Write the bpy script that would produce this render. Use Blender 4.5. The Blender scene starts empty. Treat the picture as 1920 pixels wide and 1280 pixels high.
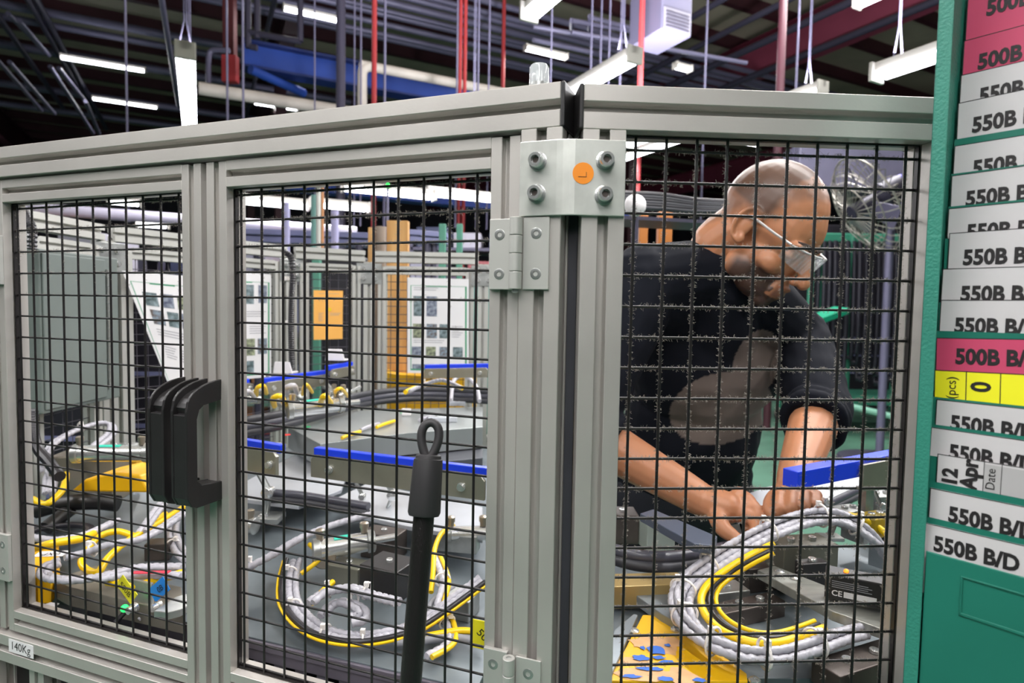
import bpy, bmesh, math, random
from mathutils import Vector, Matrix
random.seed(7)
V = Vector
SC = bpy.context.scene
COL = SC.collection
# ------------------------------------------------------------------ camera
CAMH = 1.35
FPX, PITCH, ROLL = 1146.19, -0.0542624, -0.0166994
CF = V((0, math.cos(PITCH), math.sin(PITCH)))
CU0 = V((0, -math.sin(PITCH), math.cos(PITCH)))
CR = math.cos(ROLL) * V((1, 0, 0)) - math.sin(ROLL) * CU0
CU = math.sin(ROLL) * V((1, 0, 0)) + math.cos(ROLL) * CU0
CAM0 = V((0, 0, CAMH))
cd = bpy.data.cameras.new('camera')
cd.sensor_width = 36.0
cd.lens = FPX * 36.0 / 1920.0
cd.clip_start = 0.02
cd.dof.use_dof = True
cd.dof.focus_distance = 0.70
cd.dof.aperture_fstop = 7.1
cam = bpy.data.objects.new('camera', cd)
COL.objects.link(cam)
m3 = Matrix((CR, CU, -CF)).transposed()
cam.matrix_world = Matrix.Translation(CAM0) @ m3.to_4x4()
SC.camera = cam
# ------------------------------------------------------------------ world, exposure
w = bpy.data.worlds.new('world')
SC.world = w
w.use_nodes = True
w.node_tree.nodes['Background'].inputs[0].default_value = (0.62, 0.60, 0.72, 1)
w.node_tree.nodes['Background'].inputs[1].default_value = 0.25
SC.view_settings.view_transform = 'Standard'
SC.view_settings.look = 'None'
SC.view_settings.gamma = 1.0
SC.view_settings.use_curve_mapping = False
SC.view_settings.exposure = 0.0


# ------------------------------------------------------------------ pixel helpers
def ray(px, py):
    return CF + CR * ((px - 960) / FPX) + CU * ((640 - py) / FPX)


def aty(px, py, y):          # point on the pixel's ray at distance y in front of the camera
    r = ray(px, py)
    return CAM0 + r * (y / r.y)


def atz(px, py, z):          # point on the pixel's ray at world height z
    r = ray(px, py)
    return CAM0 + r * ((z - CAMH) / r.z)


# ------------------------------------------------------------------ mesh collector
class MB:
    def __init__(s):
        s.v = []
        s.f = []
        s.m = []
        s.mi = 0

    def add(s, vs, fs):
        b = len(s.v)
        s.v += [tuple(v) for v in vs]
        for f in fs:
            s.f.append(tuple(b + i for i in f))
            s.m.append(s.mi)

    def slab(s, o, a, b, c):      # box from a corner and three edge vectors
        o, a, b, c = V(o), V(a), V(b), V(c)
        if a.cross(b).dot(c) < 0:
            a, b = b, a
        p = [o, o + a, o + a + b, o + b]
        p += [q + c for q in p]
        s.add(p, [(3, 2, 1, 0), (4, 5, 6, 7), (0, 1, 5, 4), (1, 2, 6, 5), (2, 3, 7, 6), (3, 0, 4, 7)])

    def box(s, c, sx, sy, sz, R=None):
        c = V(c)
        ax, ay, az = V((sx, 0, 0)), V((0, sy, 0)), V((0, 0, sz))
        if R is not None:
            ax, ay, az = R @ ax, R @ ay, R @ az
        s.slab(c - ax / 2 - ay / 2 - az / 2, ax, ay, az)

    def prism(s, loop, ext):      # loop of 3d points extruded by a vector
        loop = [V(p) for p in loop]
        ext = V(ext)
        n = len(loop)
        nrm = V((0, 0, 0))
        for i in range(n):
            nrm += loop[i].cross(loop[(i + 1) % n])
        if nrm.dot(ext) < 0:
            loop.reverse()
        vs = loop + [p + ext for p in loop]
        fs = [tuple(range(n - 1, -1, -1)), tuple(range(n, 2 * n))]
        for i in range(n):
            j = (i + 1) % n
            fs.append((i, j, n + j, n + i))
        s.add(vs, fs)

    def ring(s, rings, caps=True, closed=False):
        n = len(rings[0])
        vs = [p for r in rings for p in r]
        fs = []
        k = len(rings)
        for i in range(k if closed else k - 1):
            a, b = i * n, ((i + 1) % k) * n
            for j in range(n):
                j2 = (j + 1) % n
                fs.append((a + j, a + j2, b + j2, b + j))
        if caps and not closed:
            fs.append(tuple(range(n - 1, -1, -1)))
            fs.append(tuple(range((k - 1) * n, k * n)))
        s.add(vs, fs)

    def tube(s, pts, r, n=8, caps=True, closed=False, radii=None, flat=None):
        pts = [V(p) for p in pts]
        k = len(pts)
        rings = []
        up = None
        for i in range(k):
            if closed:
                t = pts[(i + 1) % k] - pts[i - 1]
            else:
                t = pts[min(i + 1, k - 1)] - pts[max(i - 1, 0)]
            if t.length < 1e-9:
                t = V((0, 0, 1))
            t.normalize()
            if up is None:
                up = V((0, 0, 1)) if abs(t.z) < 0.9 else V((1, 0, 0))
            a = t.cross(up)
            if a.length < 1e-6:
                a = t.cross(V((0.3, 1, 0.2)))
            a.normalize()
            b = a.cross(t).normalized()
            up = b
            rr = radii[i] if radii else r
            fl = flat or 1.0
            rings.append([pts[i] + a * (math.cos(2 * math.pi * j / n) * rr) + b * (math.sin(2 * math.pi * j / n) * rr * fl) for j in range(n)])
        # orientation: outward
        s.ring([list(reversed(q)) for q in rings], caps, closed)

    def cyl(s, p0, p1, r, r1=None, n=14):
        s.tube([p0, p1], r, n, radii=[r, r if r1 is None else r1])

    def lathe(s, p, d, prof, n=16):   # prof: list of (along, radius)
        p, d = V(p), V(d).normalized()
        a = d.orthogonal().normalized()
        b = d.cross(a)
        rings = [[p + d * t + (a * math.cos(2 * math.pi * j / n) + b * math.sin(2 * math.pi * j / n)) * max(r, 1e-5) for j in range(n)] for t, r in prof]
        s.ring(rings)

    def ball(s, c, rx, ry=None, rz=None, R=None, nu=16, nv=10):
        ry = rx if ry is None else ry
        rz = rx if rz is None else rz
        c = V(c)
        vs, fs = [], []

        def pt(x, y, z):
            q = V((x * rx, y * ry, z * rz))
            if R is not None:
                q = R @ q
            return c + q
        vs.append(pt(0, 0, -1))
        for i in range(1, nv):
            th = -math.pi / 2 + math.pi * i / nv
            for j in range(nu):
                ph = 2 * math.pi * j / nu
                vs.append(pt(math.cos(th) * math.cos(ph), math.cos(th) * math.sin(ph), math.sin(th)))
        vs.append(pt(0, 0, 1))
        for j in range(nu):
            j2 = (j + 1) % nu
            fs.append((0, 1 + j2, 1 + j))
            for i in range(nv - 2):
                a, b = 1 + i * nu, 1 + (i + 1) * nu
                fs.append((a + j, a + j2, b + j2, b + j))
            a = 1 + (nv - 2) * nu
            fs.append((a + j, a + j2, len(vs) - 1))
        s.add(vs, fs)

    def quad(s, a, b, c, d):
        s.add([a, b, c, d], [(0, 1, 2, 3)])


def smooth_path(pts, sub=6, closed=False):
    pts = [V(p) for p in pts]
    n = len(pts)
    out = []
    rng = range(n if closed else n - 1)
    for i in rng:
        if closed:
            p0, p1, p2, p3 = pts[i - 1], pts[i], pts[(i + 1) % n], pts[(i + 2) % n]
        else:
            p0, p1, p2, p3 = pts[max(i - 1, 0)], pts[i], pts[i + 1], pts[min(i + 2, n - 1)]
        for k in range(sub):
            t = k / sub
            out.append(0.5 * ((2 * p1) + (-p0 + p2) * t + (2 * p0 - 5 * p1 + 4 * p2 - p3) * t * t + (-p0 + 3 * p1 - 3 * p2 + p3) * t ** 3))
    if not closed:
        out.append(pts[-1])
    return out


WL = {}


def obj(name, mb, mat, parent=None, smooth=None, bevel=None, kind=None, seg=2):
    if isinstance(mb, MB):
        me = bpy.data.meshes.new(name)
        xs = [v[0] for v in mb.v]
        ys = [v[1] for v in mb.v]
        zs = [v[2] for v in mb.v]
        c = V(((min(xs) + max(xs)) / 2, (min(ys) + max(ys)) / 2, min(zs)))
        me.from_pydata([(v[0] - c.x, v[1] - c.y, v[2] - c.z) for v in mb.v], [], mb.f)
        ms = mat if isinstance(mat, (list, tuple)) else [mat]
        for m in ms:
            me.materials.append(m)
        if len(ms) > 1:
            me.polygons.foreach_set('material_index', mb.m)
        if smooth:
            me.polygons.foreach_set('use_smooth', [True] * len(me.polygons))
            me.set_sharp_from_angle(angle=math.radians(smooth))
        me.update()
    else:
        me, c = mb
        if mat is not None:
            me.materials.clear()
            me.materials.append(mat)
    o = bpy.data.objects.new(name, me)
    COL.objects.link(o)
    o.location = c
    WL[o] = V(c)
    if parent is not None:
        o.parent = parent
        o.matrix_parent_inverse = Matrix.Translation(-WL[parent])
    if bevel:
        b = o.modifiers.new('bevel', 'BEVEL')
        b.width = bevel
        b.segments = seg
        b.limit_method = 'ANGLE'
        b.angle_limit = math.radians(50)
        b.harden_normals = False
    if kind:
        o['kind'] = kind
    return o


def thing(name, loc, label, cat, group=None):
    o = bpy.data.objects.new(name, None)
    o.empty_display_size = 0.05
    COL.objects.link(o)
    o.location = loc
    WL[o] = V(loc)
    return tag(o, label, cat, group)


def tag(o, label, cat, group=None):
    o['label'] = label
    o['category'] = cat
    if group:
        o['group'] = group
    return o


def struct(o):
    o['kind'] = 'structure'
    return o


def copytree(o, d, parent=None, label=None, group=None):
    c = o.copy()
    COL.objects.link(c)
    if parent is None:
        c.location = o.location + V(d)
        WL[c] = WL[o] + V(d)
    else:
        c.parent = parent
        WL[c] = WL[o] + V(d)
    if label:
        c['label'] = label
    if group:
        c['group'] = group
    for ch in list(o.children):
        copytree(ch, d, c)
    return c


# ------------------------------------------------------------------ materials
def lin(h):
    if isinstance(h, str):
        h = h.lstrip('#')
        c = [int(h[i:i + 2], 16) / 255 for i in (0, 2, 4)]
    else:
        c = h
    return tuple((x / 12.92 if x <= 0.04045 else ((x + 0.055) / 1.055) ** 2.4) for x in c) + (1.0,)


MATS = {}


def mat(name, col, rough=0.5, metal=0.0, var=0.0, vscale=20.0, stretch=None, bump=0.0, bscale=80.0, emit=None, estr=1.0, alpha=None, trans=0.0, col2=None, spec=None, speck=None, sss=0.0):
    if name in MATS:
        return MATS[name]
    m = bpy.data.materials.new(name)
    MATS[name] = m
    m.use_nodes = True
    nt = m.node_tree
    b = nt.nodes['Principled BSDF']
    c = lin(col)
    b.inputs['Base Color'].default_value = c
    b.inputs['Roughness'].default_value = rough
    b.inputs['Metallic'].default_value = metal
    if spec is not None:
        b.inputs['Specular IOR Level'].default_value = spec
    if trans:
        b.inputs['Transmission Weight'].default_value = trans
    if alpha is not None:
        b.inputs['Alpha'].default_value = alpha
    if sss:
        b.inputs['Subsurface Weight'].default_value = sss
        b.inputs['Subsurface Radius'].default_value = (0.012, 0.005, 0.003)
        b.inputs['Subsurface Scale'].default_value = 1.0
    tc = None
    if var or bump or speck:
        tc = nt.nodes.new('ShaderNodeTexCoord')
        mp = nt.nodes.new('ShaderNodeMapping')
        nt.links.new(tc.outputs['Object'], mp.inputs[0])
        if stretch:
            mp.inputs['Scale'].default_value = stretch
    last = None
    if var:
        n = nt.nodes.new('ShaderNodeTexNoise')
        n.inputs['Scale'].default_value = vscale
        n.inputs['Detail'].default_value = 5
        nt.links.new(mp.outputs[0], n.inputs['Vector'])
        rp = nt.nodes.new('ShaderNodeValToRGB')
        c2 = lin(col2) if col2 else tuple(x * (1 - var) for x in c[:3]) + (1,)
        c1 = c if col2 else tuple(min(1, x * (1 + var * 0.5)) for x in c[:3]) + (1,)
        rp.color_ramp.elements[0].position = 0.35
        rp.color_ramp.elements[1].position = 0.65
        rp.color_ramp.elements[0].color = c2
        rp.color_ramp.elements[1].color = c1
        nt.links.new(n.outputs['Fac'], rp.inputs[0])
        last = rp.outputs[0]
    if speck:
        n = nt.nodes.new('ShaderNodeTexNoise')
        n.inputs['Scale'].default_value = speck[1]
        n.inputs['Detail'].default_value = 3
        nt.links.new(mp.outputs[0], n.inputs['Vector'])
        rp = nt.nodes.new('ShaderNodeValToRGB')
        rp.color_ramp.elements[0].position = speck[2]
        rp.color_ramp.elements[1].position = speck[2] + 0.02
        nt.links.new(n.outputs['Fac'], rp.inputs[0])
        mx = nt.nodes.new('ShaderNodeMix')
        mx.data_type = 'RGBA'
        if last is not None:
            nt.links.new(last, mx.inputs[6])
        else:
            mx.inputs[6].default_value = c
        mx.inputs[7].default_value = lin(speck[0])
        nt.links.new(rp.outputs[0], mx.inputs[0])
        last = mx.outputs[2]
    if last is not None:
        nt.links.new(last, b.inputs['Base Color'])
    if bump:
        n = nt.nodes.new('ShaderNodeTexNoise')
        n.inputs['Scale'].default_value = bscale
        n.inputs['Detail'].default_value = 4
        nt.links.new(mp.outputs[0], n.inputs['Vector'])
        bp = nt.nodes.new('ShaderNodeBump')
        bp.inputs['Strength'].default_value = bump
        bp.inputs['Distance'].default_value = 0.002
        nt.links.new(n.outputs['Fac'], bp.inputs['Height'])
        nt.links.new(bp.outputs[0], b.inputs['Normal'])
    if emit:
        b.inputs['Emission Color'].default_value = lin(emit)
        b.inputs['Emission Strength'].default_value = estr
    return m


ALU = mat('anodised_aluminium', '#c2bdb8', 0.42, 0.5, var=0.10, vscale=6, stretch=(1, 1, 1), bump=0.05, bscale=260)
ALU2 = mat('pale_aluminium', '#c3c2bd', 0.45, 0.45, var=0.06, vscale=5)
STEEL = mat('zinc_steel', '#b6b8b6', 0.33, 0.75, var=0.22, vscale=35, bump=0.03, bscale=120)
CHROME = mat('bright_steel', '#d6d7d6', 0.22, 0.75)
PLATE = mat('machined_steel_plate', '#8f979d', 0.4, 0.55, var=0.25, vscale=9, bump=0.03)
BROWNST = mat('dark_blued_steel', '#5c5450', 0.45, 0.6, var=0.25, vscale=18)
BLACK = mat('black_plastic', '#232122', 0.42, 0.0, var=0.15, vscale=40)
BLACKM = mat('black_coated_wire', '#1d1a1b', 0.38, 0.0, var=0.3, vscale=90)
RUBBER = mat('black_rubber', '#3a3a40', 0.5, 0.0, var=0.2, vscale=8)
DARK = mat('slot_shadow_grey', '#6f6e6b', 0.5, 0.5)
BLUE = mat('blue_plastic', '#1a3fe0', 0.35, 0.0)
YELLOW = mat('yellow_cable', '#f2c705', 0.35)
WHITECB = mat('white_spiral_wrap', '#b3b1ba', 0.3, 0.0, var=0.12, vscale=60)
GREYCB = mat('grey_cable', '#8a8a90', 0.45)
BLACKCB = mat('black_cable', '#26242a', 0.35)
TIE = mat('white_cable_tie', '#ece6e2', 0.4)
STB = mat('stainless_bar', '#a5a294', 0.35, 0.7, var=0.12, vscale=14)
WHITEP = mat('white_paper', '#e4e2e4', 0.6, var=0.04, vscale=7)
INK = mat('black_ink', '#1b1618', 0.6)


# ================================================================== guard fence
class Plane:
    def __init__(s, o, yaw, g):
        s.o = V((o[0] * g, o[1] * g, 0))
        a = math.radians(yaw)
        s.u = V((math.cos(a), math.sin(a), 0))
        s.n = V((math.sin(a), -math.cos(a), 0))

    def p(s, u, n, z):            # along, towards the camera side, height relative to the lens
        return V((s.o.x, s.o.y, CAMH)) + s.u * u + s.n * n + V((0, 0, z))


GL = 0.03
GR = 0.03 * 0.988
LP = Plane((-10.594, 24.031), -20.33, GL)
RP = Plane((3.875, 19.874), 3.54, GR)
Z = V((0, 0, 1))


def profile_loop(c, a, b, s, w, d):
    """cross-section of a slotted aluminium extrusion: half size s, slot half width w, slot depth d"""
    t = w * 0.55
    q = []
    side = [(-s, 1), (s, 1)]
    pts = []
    for k in range(4):
        loc = [(-s, s), (-w, s), (-w, s - 0.0022), (-w - t, s - 0.0035), (-w * 0.75, s - d), (w * 0.75, s - d), (w + t, s - 0.0035), (w, s - 0.0022), (w, s)]
        for x, y in loc:
            for _ in range(k):
                x, y = y, -x
            pts.append(c + a * x + b * y)
    return pts


def profile(mb, p0, p1, a, s, w, d):
    p0, p1 = V(p0), V(p1)
    ax = (p1 - p0).normalized()
    a = V(a).normalized()
    b = ax.cross(a)
    mb.prism(profile_loop(p0, a, b, s, w, d), p1 - p0)


guard = thing('guard_frame', LP.p(0.372, 0, -CAMH), 'aluminium guard fence frame with the corner bracket and the fixed mesh panel', 'fence')
H40 = 0.02


def rail40(pl, u0, u1, z, name='rail', par=None):
    mb = MB()
    profile(mb, pl.p(u0, 0, z), pl.p(u1, 0, z), pl.n, H40, 0.0047, 0.011)
    return obj(name, mb, ALU, par or guard, bevel=0.0006, seg=1)


def post40(pl, u, z0, z1, name='post'):
    mb = MB()
    profile(mb, pl.p(u, 0, z0), pl.p(u, 0, z1), pl.n, H40, 0.0047, 0.011)
    return obj(name, mb, ALU, guard, bevel=0.0006, seg=1)


rail40(LP, -0.90, 0.3895, 0.1865, 'header_rail')
rail40(RP, -0.0545, 0.62, 0.1845, 'header_rail')
post40(LP, 0.372, -CAMH + 0.02, 0.1663)
post40(RP, -0.0345, -CAMH + 0.02, 0.1643)
post40(RP, 0.2985, -CAMH + 0.02, 0.1643)
post40(LP, -0.462, -CAMH + 0.02, 0.1663)
rail40(LP, -0.4415, 0.3515, -0.497, 'lower_rail')
rail40(LP, -0.4415, 0.3515, -0.60, 'lower_rail')
rail40(RP, -0.0140, 0.278, -0.56, 'lower_rail')
mb = MB()
mb.slab(LP.p(-0.4415, -0.012, -CAMH + 0.04), LP.u * 0.793, LP.n * 0.004, Z * (CAMH - 0.04 - 0.62))  # black panels added to hide the bright floor and cut its bounce light
obj('floor_blind', mb, BLACK, guard)
mb = MB()
mb.slab(LP.p(-0.4415, -0.012, -0.579), LP.u * 0.793, LP.n * 0.004, Z * 0.061)
obj('floor_blind', mb, BLACK, guard)
for uu in (-0.36, -0.28, 0.0, 0.18):
    mb = MB()
    profile(mb, LP.p(uu, 0, -0.579), LP.p(uu, 0, -0.518), LP.n, 0.015, 0.0038, 0.009)
    obj('strut', mb, ALU, guard)
# black end caps of the header rails
for pl, u, s, z in ((LP, 0.3895, 1, 0.1865), (RP, -0.0545, -1, 0.1845)):
    mb = MB()
    mb.slab(pl.p(u, -0.0205, z - 0.0205), pl.u * (0.004 * s), pl.n * 0.041, Z * 0.041)
    obj('end_cap', mb, BLACK, guard, bevel=0.0015)


def socket_bolt(par, p, n, r, h, name='bolt', washer=True):
    mb = MB()
    n = V(n).normalized()
    z0 = 0.0
    if washer:
        mb.lathe(p, n, [(0, r * 1.3), (0.0014, r * 1.3), (0.0016, r * 1.2)], 24)
        mb.lathe(p + n * 0.0016, n, [(0, r * 1.08), (0.0015, r * 1.08)], 20)
        z0 = 0.003
    k = r * 0.5
    mb.lathe(p + n * z0, n, [(0, r), (h * 0.9, r), (h, r * 0.93), (h, k * 1.15), (h * 0.5, k), (h * 0.5, 0)], 24)
    b = obj(name, mb, CHROME, par, smooth=35)
    mb = MB()
    mb.lathe(p + n * (z0 + h * 0.5 + 0.0001), n, [(0, k * 0.98), (0.0002, k * 0.98)], 6)
    obj('hex_socket', mb, BROWNST, b)
    return b


# dark strip added to darken the bright corner gap between the posts
mb = MB()
mb.slab(LP.p(0.3925, -0.019, -CAMH + 0.05), LP.u * 0.0085, LP.n * 0.012, Z * (CAMH + 0.10))
obj('gap_strip', mb, RUBBER, guard)
mb = MB()
mb.slab(LP.p(0.4012, -0.019, -CAMH + 0.05), LP.u * 0.0018, LP.n * 0.010, Z * (CAMH - 0.15))
obj('gap_strip', mb, mat('tan_gasket', '#8d7d66', 0.7), guard)
# bent zinc corner plate
pa, pb = [], []
n0 = 0.0205
prof = [LP.p(0.3525, n0, 0), LP.p(0.382, n0, 0)]
pc = LP.p(0.3935, n0, 0)
pr = RP.p(-0.062, n0, 0)
for t in (0.25, 0.5, 0.75):
    a0, b0 = prof[1], pr
    prof.append((1 - t) ** 2 * LP.p(0.382, n0, 0) + 2 * t * (1 - t) * pc + t * t * pr)
prof += [pr, RP.p(-0.0155, n0, 0)]
mb = MB()
th = 0.0035
nr = [LP.n, LP.n, (LP.n * 0.75 + RP.n * 0.25).normalized(), (LP.n + RP.n).normalized(), (LP.n * 0.25 + RP.n * 0.75).normalized(), RP.n, RP.n]
loop = [p + n * th for p, n in zip(prof, nr)] + list(reversed(prof))
loop = [p + Z * 0.0855 for p in loop]
mb.prism(loop, Z * 0.0685)
plate = obj('corner_bracket', mb, mat('galvanised_bracket', '#c9cac4', 0.42, 0.55, var=0.12, vscale=40), guard, bevel=0.0008)
plate['label'] = 'bent zinc plate bolted over both posts'
for u, z in ((0.3705, 0.1350), (0.3700, 0.1055)):
    socket_bolt(plate, LP.p(u, n0 + th, z), LP.n, 0.0066, 0.0075)
for u, z in ((-0.0347, 0.1348), (-0.0352, 0.1040)):
    socket_bolt(plate, RP.p(u, n0 + th, z), RP.n, 0.0066, 0.0075)
mb = MB()
sp = RP.p(-0.0545, n0 + th, 0.1232)
mb.lathe(sp, RP.n, [(0, 0.0097), (0.0004, 0.0097)], 40)
stk = obj('sticker', mb, mat('orange_sticker', '#f08c18', 0.55), plate)
mb = MB()
mb.slab(sp + RP.n * 0.0005 + RP.u * -0.0045 + Z * -0.0035, RP.u * 0.0075, Z * 0.0005, RP.n * 0.0002)
mb.slab(sp + RP.n * 0.0005 + RP.u * 0.0026 + Z * -0.0035, RP.u * 0.0005, Z * 0.0045, RP.n * 0.0002)
obj('pen_mark', mb, mat('brown_ink', '#6a3208', 0.6), stk)


# ---- wire mesh
def wire_mesh(par, pl, us, zs, u0, u1, z0, z1, r=0.00142):
    for u in us:
        mb = MB()
        mb.cyl(pl.p(u, 0.0012, z0), pl.p(u, 0.0012, z1), r, n=10)
        obj('wire', mb, BLACKM, par, smooth=60)
    for z in zs:
        mb = MB()
        mb.cyl(pl.p(u0, -0.0012, z), pl.p(u1, -0.0012, z), r * 0.93, n=10)
        obj('wire', mb, BLACKM, par, smooth=60)


LINT = mat('dust_lint', '#989087', 0.9)


def lint(par, pl, us, zs, u0, u1, z0, z1, dens):
    """short curled fibres caught on the wires"""
    rnd = random.Random(len(us) * 31 + int(z0 * 1000))
    mb = MB()

    def fibre(p, d, ln):
        a = V((rnd.gauss(0, 1), rnd.gauss(0, 1), rnd.gauss(0, 1))) * 0.7
        pts = [p]
        dd = d.normalized()
        for _ in range(3):
            dd = (dd + a * 0.45 + V((rnd.gauss(0, .5), rnd.gauss(0, .3), rnd.gauss(0, .5)))).normalized()
            pts.append(pts[-1] + dd * ln / 3)
        mb.tube(pts, 0.00013, 3, caps=False)

    def along(p0, p1, side, dn):
        L = (p1 - p0).length
        x = 0
        while x < L:
            x += rnd.expovariate(1.0) * 0.0009
            t = x / L
            if t > 1:
                break
            p = p0.lerp(p1, t)
            if rnd.random() < dn(p):
                sgn = rnd.choice((-1, 1))
                q = p + side * (sgn * 0.0013)
                for _ in range(rnd.choice((1, 2, 3))):
                    fibre(q, side * sgn + pl.n * rnd.uniform(-.6, .6), rnd.uniform(0.0010, 0.0034))
    for u in us:
        along(pl.p(u, 0.001, z1), pl.p(u, 0.001, z0), pl.u, dens)
    for z in zs:
        along(pl.p(u0, -0.001, z), pl.p(u1, -0.001, z), Z, dens)
    obj('dust_lint', mb, LINT, par, kind='stuff')


# fixed panel in the right bay
usR = [-0.001 + GR * i for i in range(10)]
zsR = [0.1518 - 0.02965 * j for j in range(24)]
wire_mesh(guard, RP, usR, zsR, -0.0145, 0.2785, -0.54, 0.1645)
lint(guard, RP, usR, zsR[:18], -0.0145, 0.2785, -0.37, 0.1645, lambda p: min(1.0, max(0.05, 0.65 + (p.x - 0.12) * 1.6 - max(0, (CAMH - 0.12 - p.z)) * 1.2)))
mb = MB()
for uu in (0.2785 - 0.0008,):
    mb.slab(RP.p(uu, -0.0026, -0.54), RP.u * 0.0012, RP.n * 0.0052, Z * 0.704)
mb.slab(RP.p(-0.0143, -0.0026, 0.1632), RP.u * 0.2925, RP.n * 0.0052, Z * 0.0012)
obj('slot_gasket', mb, BLACKM, guard)


# ---- doors
def profile30(mb, p0, p1, a):
    profile(mb, p0, p1, a, 0.015, 0.0038, 0.009)


def hinge(par_leafdoor, u, zc, lab=False):
    """leaf on the door, leaf on the post, knuckles between; all under the door"""
    h = 0.0335
    mb = MB()
    mb.slab(LP.p(u - 0.0295, 0.0152, zc - h), LP.u * 0.025, LP.n * 0.0048, Z * (2 * h))
    leaf = obj('hinge_leaf', mb, ALU2, par_leafdoor, bevel=0.0006)
    mb = MB()
    mb.slab(LP.p(u + 0.0055, 0.0203, zc - h), LP.u * 0.0255, LP.n * 0.0022, Z * (2 * h))
    leaf2 = obj('hinge_leaf', mb, ALU2, par_leafdoor, bevel=0.0006)
    for lf, su, nn in ((leaf, u - 0.019, 0.0201), (leaf2, u + 0.0185, 0.0226)):
        for sz in (zc + 0.0187, zc - 0.0187):
            mb = MB()
            pp = LP.p(su, nn, sz)
            mb.lathe(pp, LP.n, [(-0.001, 0.0052), (0.0002, 0.0052), (0.0004, 0.0046), (0.0004, 0.0024), (-0.0012, 0.0021), (-0.0012, 0)], 24)
            s = obj('countersunk_screw', mb, STEEL, lf, smooth=30)
            mb = MB()
            mb.lathe(pp + LP.n * -0.0011, LP.n, [(0, 0.0021), (0.0002, 0.0021)], 6)
            obj('hex_socket', mb, BROWNST, lf)
    k = MB()
    for i in range(4):
        a = zc - h + 2 * h * i / 4
        k.lathe(LP.p(u, 0.0268, a + 0.0003), Z, [(0, 0.0056), (0.0004, 0.006), (2 * h / 4 - 0.001, 0.006), (2 * h / 4 - 0.0006, 0.0056)], 24)
    kn = obj('hinge_knuckle', k, ALU2, par_leafdoor, smooth=40)
    mb = MB()
    mb.lathe(LP.p(u, 0.0268, zc - h - 0.0035), Z, [(0, 0.002), (0.001, 0.0032), (2 * h + 0.003, 0.0032), (2 * h + 0.0036, 0.002)], 16)
    obj('hinge_pin', mb, STEEL, kn, smooth=40)


def handle(par, u):
    zc = -0.1605
    hw = 0.0122

    def arc(off):
        q = []
        for k in range(9):
            t = k / 8
            ang = t * math.pi / 2
            q.append((0.015 + 0.047 * math.sin(ang) - off * 0.4, zc + 0.046 + 0.0255 * math.cos(ang) - off))
        return q
    outer = arc(0)
    body = [(0.015, zc + 0.0715)] + outer + [(0.0635, zc + 0.040), (0.0635, zc - 0.058), (0.058, zc - 0.068), (0.05, zc - 0.0712), (0.015, zc - 0.0715), (0.015, zc - 0.049), (0.044, zc - 0.046), (0.0495, zc - 0.040), (0.0495, zc + 0.030), (0.046, zc + 0.040), (0.040, zc + 0.0445), (0.015, zc + 0.0475)]
    root = MB()
    for s0, s1 in ((-hw, -hw + 0.0035), (hw - 0.0035, hw)):
        loop = [LP.p(u + s0, n, z) for n, z in body]
        root.prism(loop, LP.u * (s1 - s0))
    low = [(0.015, zc + 0.062)] + [(n - 0.002, z - 0.0075) for n, z in outer[:8]] + [(0.0565, zc + 0.036), (0.0628, zc + 0.036), (0.0628, zc - 0.058), (0.0575, zc - 0.0675), (0.05, zc - 0.0705), (0.015, zc - 0.0708), (0.015, zc - 0.0497), (0.044, zc - 0.0467), (0.0502, zc - 0.040), (0.0502, zc + 0.030), (0.0465, zc + 0.0395), (0.040, zc + 0.0438), (0.015, zc + 0.0468)]
    loop = [LP.p(u - hw + 0.0034, n, z) for n, z in low]
    root.prism(loop, LP.u * (2 * hw - 0.0068))
    obj('pull_handle', root, BLACK, par, bevel=0.0012)


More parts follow.
